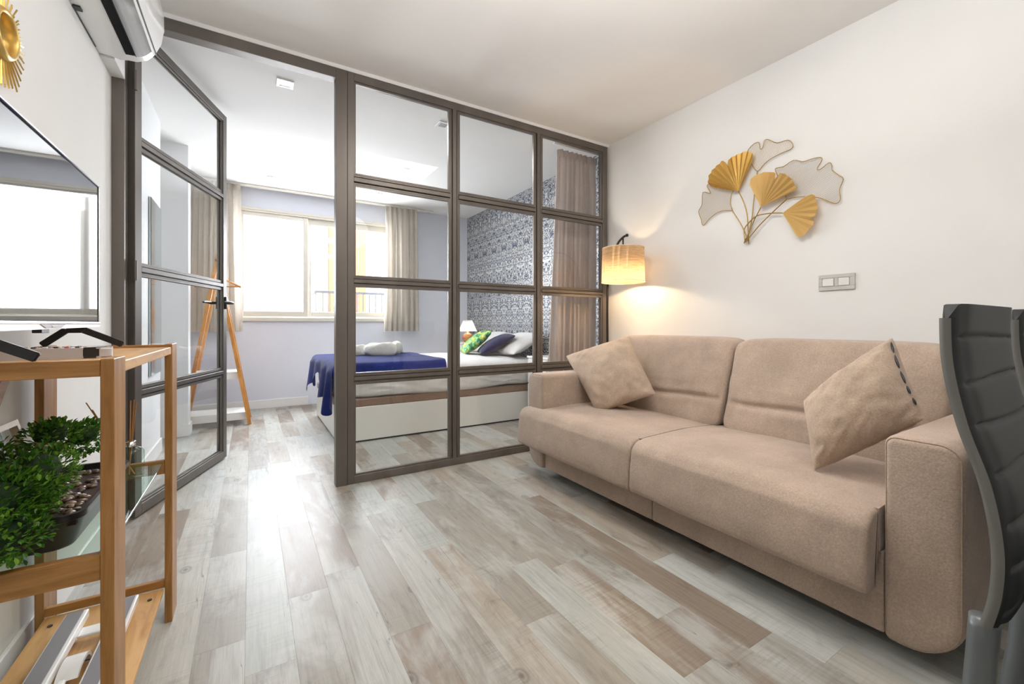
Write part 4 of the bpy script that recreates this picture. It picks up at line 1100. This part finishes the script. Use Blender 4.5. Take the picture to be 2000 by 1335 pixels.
def leafm(name, c, c2):
    m = mat(name, c, 0.38, spec=0.5); f = ntex(m, coords(m), 45, 2); setc(m, ramp(m, f, [(0.35, c), (0.65, c2)])); thinT(m, 0.25); return m
M_leaf = leafm('boxwood_leaf', (0.025, 0.11, 0.008), (0.10, 0.28, 0.02))
M_leaf2 = leafm('boxwood_leaf_light', (0.12, 0.30, 0.015), (0.26, 0.48, 0.04))
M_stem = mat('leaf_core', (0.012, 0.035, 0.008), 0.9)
LF = [Vector(p) for p in ((0, 0, 0), (0.0024, 0.004, 0.0007), (0.0027, 0.007, 0.0009), (0, 0.0105, -0.0004), (-0.0027, 0.007, 0.0009), (-0.0024, 0.004, 0.0007), (0, 0.0055, -0.0004))]
LFF = ((0, 1, 6), (1, 2, 6), (2, 3, 6), (3, 4, 6), (4, 5, 6), (5, 0, 6))
clusters = [  # centre, radii, count
    ((-0.415, 1.150, 0.655), (0.088, 0.10, 0.070), 1500), ((-0.375, 1.120, 0.610), (0.055, 0.07, 0.045), 700),
    ((-0.46, 1.115, 0.615), (0.06, 0.08, 0.060), 700), ((-0.375, 1.25, 0.680), (0.060, 0.09, 0.055), 900),
    ((-0.46, 1.28, 0.700), (0.05, 0.09, 0.050), 500), ((-0.385, 1.36, 0.735), (0.045, 0.06, 0.035), 500), ((-0.355, 1.46, 0.705), (0.045, 0.06, 0.038), 650), ((-0.372, 1.185, 0.650), (0.05, 0.05, 0.05), 400)]
rnd = random.Random(3); leaves = []
for c, r, n in clusters:
    for _ in range(n):
        while True:
            d = Vector((rnd.gauss(0, 1), rnd.gauss(0, 1), rnd.gauss(0, 1)))
            if d.length > 0.1: break
        d.normalize(); rr = rnd.uniform(0.72, 1.08)*(1+0.13*nz(d.x, d.y, d.z, 4))
        p = Vector(c)+Vector((d.x*r[0], d.y*r[1], d.z*r[2]))*rr
        if p.z < 0.56 and p.y > 1.16: continue
        up = (d+Vector((rnd.gauss(0, .5), rnd.gauss(0, .5), rnd.gauss(0, .5)+0.4))).normalized()
        leaves.append((p-Vector((0, 0, 0.008)), up, rnd.uniform(0.9, 1.5), rnd.random()))
camv = Vector((0, 0, H))
vis = sorted(range(len(leaves)), key=lambda i: (leaves[i][0]-camv).length)
big = set(vis[:1400:5][:280])
lmeshes = []
for mm in (M_leaf, M_leaf2):
    b2 = bmesh.new(); vv = [b2.verts.new(q) for q in LF]
    for f in LFF: b2.faces.new([vv[i] for i in f])
    me = bpy.data.meshes.new('leaf'); b2.to_mesh(me); b2.free(); me.materials.append(mm); lmeshes.append(me)
dat = {0: ([], []), 1: ([], [])}
for i, (p, up, s, q) in enumerate(leaves):
    quat = up.to_track_quat('Y', 'Z'); k = 1 if q > 0.72 else 0
    if i in big:
        o = bpy.data.objects.new('leaf', lmeshes[k]); C.objects.link(o); o.parent = pl; o.matrix_parent_inverse = Matrix.Translation((-0.40, 1.37, ZS)).inverted()
        o.rotation_mode = 'QUATERNION'; o.rotation_quaternion = quat; o.location = p; o.scale = (s*1.1,)*3; continue
    V_, F_ = dat[k]; b0 = len(V_)
    V_.extend([tuple(p+quat @ (w*s)) for w in LF]); F_.extend([tuple(b0+j for j in f) for f in LFF])
for k, mm in ((0, M_leaf), (1, M_leaf2)):
    me = bpy.data.meshes.new('foliage'); me.from_pydata(dat[k][0], [], dat[k][1]); me.materials.append(mm)
    tag(mesh_obj('foliage', me, pl), kind='stuff')
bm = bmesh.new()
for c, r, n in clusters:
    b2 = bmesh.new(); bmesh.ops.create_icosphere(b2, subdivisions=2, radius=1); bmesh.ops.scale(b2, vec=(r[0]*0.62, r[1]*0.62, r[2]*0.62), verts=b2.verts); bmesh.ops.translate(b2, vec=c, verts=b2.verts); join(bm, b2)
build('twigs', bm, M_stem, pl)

# picture frame leaning
pf = empty('picture_frame', (-0.48, 1.5, ZS), 'small pale wooden picture frame with a green plant print leaning on the glass shelf', 'picture frame')
ty1 = 1.615; ty0 = 1.40
Tt = Vector((-0.522, 0, 0.732)); Bb = Vector((-0.468, 0, ZS+0.001))
def fpt(y, t, d):
    v = Bb.lerp(Tt, t); nrm = Vector((0.945, 0, 0.327)); return Vector((v.x, y, v.z))+nrm*d
def fbar(bm, ya, yb, ta, tb, d0, d1):
    c = [fpt(y, t, d) for d in (d0, d1) for (y, t) in ((ya, ta), (yb, ta), (yb, tb), (ya, tb))]
    v = [bm.verts.new(p) for p in c]
    for f in ((0, 1, 2, 3), (7, 6, 5, 4), (0, 4, 5, 1), (1, 5, 6, 2), (2, 6, 7, 3), (3, 7, 4, 0)): bm.faces.new([v[i] for i in f])
bm = bmesh.new(); w = 0.014; tw = w/0.21
fbar(bm, ty0, ty1, 0, tw, -0.016, 0.006); fbar(bm, ty0, ty1, 1-tw, 1, -0.016, 0.006); fbar(bm, ty0, ty0+w, tw, 1-tw, -0.016, 0.006); fbar(bm, ty1-w, ty1, tw, 1-tw, -0.016, 0.006)
build('frame', bm, M_palewood, pf)
bm = bmesh.new(); fbar(bm, ty0+w, ty1-w, tw, 1-tw, -0.014, -0.010); pr_ = build('print', bm, mat('print_paper', (0.62, 0.66, 0.66), 0.7), pf)
bm = bmesh.new(); yc = 1.545
for i in range(14):
    t0 = 0.25+0.045*i
    for s in (-1, 1):
        a = fpt(yc, t0, -0.0095); b = fpt(yc+s*0.035*(1-i/16), t0+0.10, -0.0095); c = fpt(yc+s*0.012, t0+0.09, -0.0095)
        bm.faces.new([bm.verts.new(a), bm.verts.new(b), bm.verts.new(c)])
build('printed_plant', bm, mat('print_green', (0.10, 0.25, 0.15), 0.7), pr_)

# reed diffuser
df = empty('reed_diffuser', (-0.285, 1.50, ZS), 'clear glass reed diffuser with wooden sticks on the glass shelf behind the front leg', 'diffuser')
dcx, dcy = -0.305, 1.66
df.location = (dcx, dcy, ZS)
bm = bmesh.new(); lathe(bm, (dcx, dcy, ZS), [(0.001, 0), (0.032, 0), (0.034, 0.004), (0.034, 0.075), (0.026, 0.086), (0.013, 0.09), (0.013, 0.105), (0.0105, 0.105), (0.0105, 0.09)], 28); build('bottle', bm, M_shelfglass, df, smooth=True)
bm = bmesh.new(); lathe(bm, (dcx, dcy, ZS), [(0.0145, 0.092), (0.0145, 0.107), (0.0108, 0.107)], 24); build('collar', bm, M_chrome, df, smooth=True)
M_reed = mat('reed', (0.45, 0.20, 0.06), 0.7)
for (x, y, Y) in ((168, 786, 1.70), (262, 780, 1.66), (266, 784, 1.64), (255, 782, 1.69), (180, 800, 1.62)):
    p = onY(x, y, Y); bm = bmesh.new(); a = Vector((dcx-(p.x-dcx)*0.12, dcy-(p.y-dcy)*0.12, ZS+0.01)); tube(bm, [a, p], 0.0016, 6); build('reed', bm, M_reed, df)

# bottom shelf object
ws = empty('folding_stand', (-0.38, 1.5, 0.1175), 'white plastic folding stand with grey padded bars lying on the bottom oak board', 'stand')
bz = 0.1175
M_pad = mat('grey_pad', (0.24, 0.23, 0.25), 0.5)
bm = box(-0.440, -0.392, 1.12, 1.665, 0.150, 0.172, 0.003, 2); build('bar', bm, M_whiteg, ws)
build('pad', box(-0.436, -0.401, 1.13, 1.659, 0.1722, 0.1745, 0.001, 1), M_pad, ws)
bm = box(-0.336, -0.290, 1.30, 1.70, 0.140, 0.160, 0.003, 2); build('bar', bm, M_whiteg, ws)
build('pad', box(-0.331, -0.297, 1.31, 1.694, 0.1602, 0.1622, 0.001, 1), M_pad, ws)
bm = box(-0.392, -0.336, 1.56, 1.60, 0.148, 0.156, 0.002, 1); build('cross_link', bm, M_whiteg, ws)
bm = bmesh.new(); V = []
for k in range(17):
    a = PI*(-0.15+0.95*k/16); V.append((1.44+0.062*math.cos(a), 0.128+0.036*max(0, math.sin(a))))
prof = V+[(1.44+(y-1.44)*0.80, 0.128+(z-0.128)*0.78) for y, z in V[::-1]]
bm = extr(prof, -0.388, -0.348, 'YZ'); build('bracket', bm, M_whiteg, ws, angle=40)
for y in (1.16, 1.60):
    build('foot', box(-0.432, -0.404, y, y+0.05, bz, 0.150, 0.002, 1), M_whiteg, ws)
    build('foot', box(-0.326, -0.302, y+0.05 if y < 1.5 else y, y+0.10 if y < 1.5 else y+0.05, bz, 0.141, 0.002, 1), M_whiteg, ws) if y > 1.5 else build('foot', box(-0.326, -0.302, 1.33, 1.37, bz, 0.141, 0.002, 1), M_whiteg, ws)
build('handle', box(-0.385, -0.368, 1.22, 1.42, 0.140, 0.152, 0.004, 2), M_whiteg, ws)

# ================================================================== DINING CHAIRS
M_pu = mat('grey_leatherette', (0.022, 0.0235, 0.024), 0.5, spec=0.3)
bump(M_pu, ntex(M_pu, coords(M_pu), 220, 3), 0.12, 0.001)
M_puedge = mat('grey_leatherette_edge', (0.13, 0.128, 0.115), 0.45)
M_legm = mat('grey_painted_steel', (0.13, 0.145, 0.15), 0.35, 0.3)
def make_chair(x0, yb, label):
    W_ = 0.44
    r = empty('dining_chair', (x0+W_/2, yb-0.2, 0), label, 'chair', 'high-back dining chairs')
    # side curve (front surface) in (y, z)
    crv = [(yb-0.050, 0.455), (yb-0.062, 0.52), (yb-0.064, 0.60), (yb-0.050, 0.70), (yb-0.022, 0.80), (yb-0.004, 0.90), (yb, 0.98), (yb-0.002, 1.018)]
    cs = spline([(a, b, 0) for a, b in crv], 170)
    bm = bmesh.new(); nu = 26; F_, B_ = [], []
    ribs = [0.475, 0.555, 0.635, 0.715, 0.795, 0.875, 0.955]
    for j, p in enumerate(cs):
        y, z = p.x, p.y; fr_, bk = [], []
        t = j/(len(cs)-1)
        for i in range(nu+1):
            s = i/nu; e = min(s, 1-s)*W_
            x = x0+W_*s
            # rounded top corners
            zz = z; R = 0.028
            if e < R and z > 0.96:
                zmax = 1.018-R+math.sqrt(max(0, R*R-(R-e)**2)); zz = min(z, zmax)
            dy = -0.007*(1-(2*s-1)**6)                        # padded front
            g = 0
            for rz_ in ribs:
                wob = 0.004*math.sin(s*5+rz_*30)
                g += 0.0065*math.exp(-((zz+wob-rz_)/0.0045)**2)
            g *= 1 if e > 0.030 else 0
            g -= 0.004*abs(math.sin(PI*(zz-0.555)/0.080))**0.6*min(1, max(0, (e-0.03)/0.03))
            g += 0.009*math.exp(-((e-0.030)/0.003)**2)        # vertical seams
            edge = 0.008*max(0, 1-e/0.012)**2
            fr_.append(bm.verts.new((x, y+dy+g+edge, zz)))
            bk.append(bm.verts.new((x, y+0.016-edge*0.6+0.003*(1-(2*s-1)**4), zz)))
        F_.append(fr_); B_.append(bk)
    n = len(cs)
    for j in range(n-1):
        for i in range(nu):
            bm.faces.new((F_[j][i], F_[j][i+1], F_[j+1][i+1], F_[j+1][i])); bm.faces.new((B_[j][i+1], B_[j][i], B_[j+1][i], B_[j+1][i+1]))
        bm.faces.new((B_[j][0], F_[j][0], F_[j+1][0], B_[j+1][0])); bm.faces.new((F_[j][nu], B_[j][nu], B_[j+1][nu], F_[j+1][nu]))
    for i in range(nu):
        bm.faces.new((F_[n-1][i], F_[n-1][i+1], B_[n-1][i+1], B_[n-1][i])); bm.faces.new((F_[0][i+1], F_[0][i], B_[0][i], B_[0][i+1]))
    bk_ = build('backrest', bm, M_pu, r, angle=60)
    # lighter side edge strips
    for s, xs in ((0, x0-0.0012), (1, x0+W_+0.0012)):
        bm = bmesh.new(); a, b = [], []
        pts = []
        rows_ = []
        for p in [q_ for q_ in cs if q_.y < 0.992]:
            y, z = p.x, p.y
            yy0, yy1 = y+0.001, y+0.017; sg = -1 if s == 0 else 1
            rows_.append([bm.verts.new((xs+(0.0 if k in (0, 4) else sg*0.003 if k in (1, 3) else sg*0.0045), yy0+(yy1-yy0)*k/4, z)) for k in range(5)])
        for q, w in zip(rows_, rows_[1:]):
            for k in range(4): bm.faces.new((q[k], q[k+1], w[k+1], w[k]))
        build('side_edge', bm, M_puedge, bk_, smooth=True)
    # seat
    ys0, ys1 = yb-0.49, yb-0.075
    def sf(u, v, w):
        xx = x0+W_/2+u*(W_/2-0.012+0.012*(-v)); yy = (ys0+ys1)/2+v*(ys1-ys0)/2
        return (xx, yy, 0.435+w*0.030+0.012*max(0, w)*(1-u*u)*(1-v*v))
    build('seat', soft(26, 7, sf), M_pu, r, smooth=True)
    build('seat_frame', box(x0+0.03, x0+W_-0.03, ys0+0.03, ys1-0.005, 0.375, 0.404, 0.003, 1), M_legm, r)
    for sx_ in (x0+0.036, x0+W_-0.036):
        bm = bmesh.new(); tube(bm, spline([(sx_, yb+0.01, 0.0), (sx_, yb-0.02, 0.25), (sx_, yb-0.034, 0.455)], 12), 0.0205, 16); build('leg', bm, M_legm, r, smooth=True)
        bm = bmesh.new(); tube(bm, [(sx_+0.0, ys0+0.04, 0.0), (sx_, ys0+0.045, 0.39)], 0.018, 16); build('leg', bm, M_legm, r, angle=50)
        for yy in (yb+0.01, ys0+0.04):
            bm = bmesh.new(); cyl(bm, (sx_, yy, 0), (sx_, yy, 0.012), 0.022); build('foot_cap', bm, M_black, r)
    return r
make_chair(1.085, 0.243, 'grey high-back dining chair standing directly in front of the right sofa armrest')
make_chair(1.615, 0.243, 'grey high-back dining chair cut off by the right edge of the photo')

# ================================================================== OUTSIDE
bl = empty('building', (2, 9.3, -3), 'sunlit white building across the street with orange shutters and iron balconies', 'building')
M_fac = plaster('facade_render', (0.86, 0.84, 0.80))
M_shut = mat('orange_shutter', (0.50, 0.22, 0.10), 0.6)
M_shut2 = mat('ochre_blind', (0.75, 0.50, 0.20), 0.6)
M_iron = mat('iron_rail', (0.10, 0.10, 0.11), 0.5, 0.5)
M_pane2 = mat('dark_pane', (0.25, 0.22, 0.26), 0.1)
YW = 9.3
build('facade', box(-6, 9, YW, YW+0.4, -4, 4.6), M_fac, bl)
build('cornice', box(-6, 9, YW-0.12, YW, 3.9, 4.1, 0.02, 1), M_fac, bl)
def owin(x0, x1, z0, z1, m):
    f = fr('window', x0, x1, YW-0.04, YW-0.001, z0, z1, 0.09, bl, m=M_shut)
    nz_ = 4
    for i in range(nz_):
        a = z0+0.09+(z1-z0-0.18)*i/nz_; b = z0+0.09+(z1-z0-0.18)*(i+1)/nz_
        build('pane', box(x0+0.09, x1-0.09, YW-0.02, YW-0.002, a+0.02, b-0.02), M_pane2, f)
        build('glazing_bar', box(x0+0.09, x1-0.09, YW-0.03, YW-0.002, b-0.02, b+0.02), M_trim, f)
    s = build('shutter', box(x0-0.22, x0-0.02, YW-0.08, YW-0.03, z0, z1, 0.01, 1), m, bl)
    for k in range(14):
        zz = z0+0.08+(z1-z0-0.16)*k/13
        build('louvre', box(x0-0.20, x0-0.04, YW-0.095, YW-0.08, zz-0.02, zz+0.02), m, s)
wins = [(-3.4, -2.5, 0.9, 3.0), (1.34, 1.90, 0.75, 3.1), (5.2, 6.1, 0.9, 3.0)]
for i, (a, b, c, d) in enumerate(wins): owin(a, b, c, d, M_shut2 if i == 1 else M_shut)
s = build('shutter', box(1.92, 2.06, YW-0.08, YW-0.03, 0.75, 3.1, 0.01, 1), M_shut, bl)
def balcony(x0, x1, z):
    s = build('balcony_slab', box(x0, x1, YW-0.75, YW, z-0.12, z, 0.01, 1), M_fac, bl)
    bm = box(x0, x1, YW-0.74, YW-0.70, z+0.94, z+0.98); bx(bm, x0, x1, YW-0.74, YW-0.70, z+0.06, z+0.09); bx(bm, x0, x0+0.04, YW-0.74, YW, z+0.94, z+0.98); bx(bm, x1-0.04, x1, YW-0.74, YW, z+0.94, z+0.98)
    build('railing', bm, M_iron, bl)
    n = int((x1-x0)/0.12)
    for i in range(n+1):
        xx = x0+0.02+(x1-x0-0.04)*i/n; bm = bmesh.new(); cyl(bm, (xx, YW-0.72, z), (xx, YW-0.72, z+0.95), 0.009, seg=6); build('baluster', bm, M_iron, s)
balcony(1.0, 3.2, 0.62)
balcony(5.0, 6.5, 0.72)
M_fl = mat('red_flowers', (0.75, 0.08, 0.04), 0.7)
def flowers(x, z):
    r = empty('flower_box', (x, YW-0.62, z), 'planter of red flowers on the balcony outside at x %.1f' % x, 'planter')
    build('trough', box(x-0.25, x+0.25, YW-0.68, YW-0.54, z, z+0.15, 0.01, 1), mat('terracotta', (0.5, 0.2, 0.1), 0.8), r)
    bm = bmesh.new(); rn = random.Random(int(x*10))
    for k in range(40):
        b2 = bmesh.new(); bmesh.ops.create_icosphere(b2, subdivisions=1, radius=0.035); bmesh.ops.translate(b2, vec=(x+rn.uniform(-.25, .25), YW-0.61+rn.uniform(-.06, .06), z+0.17+rn.uniform(0, .12)), verts=b2.verts); join(bm, b2)
    tag(build('blossoms', bm, M_fl, r), kind='stuff'); return r
flowers(1.35, 0.62)['label'] = 'planter of red flowers on the opposite balcony, left of the steel door post'
flowers(2.6, 0.62)['label'] = 'planter of red flowers on the opposite balcony, right of the steel door post'
tag(build('street', box(-8, 10, 6.0, 9.3, -4.1, -4.0), mat('paving', (0.5, 0.48, 0.45), 0.9)), kind='structure')
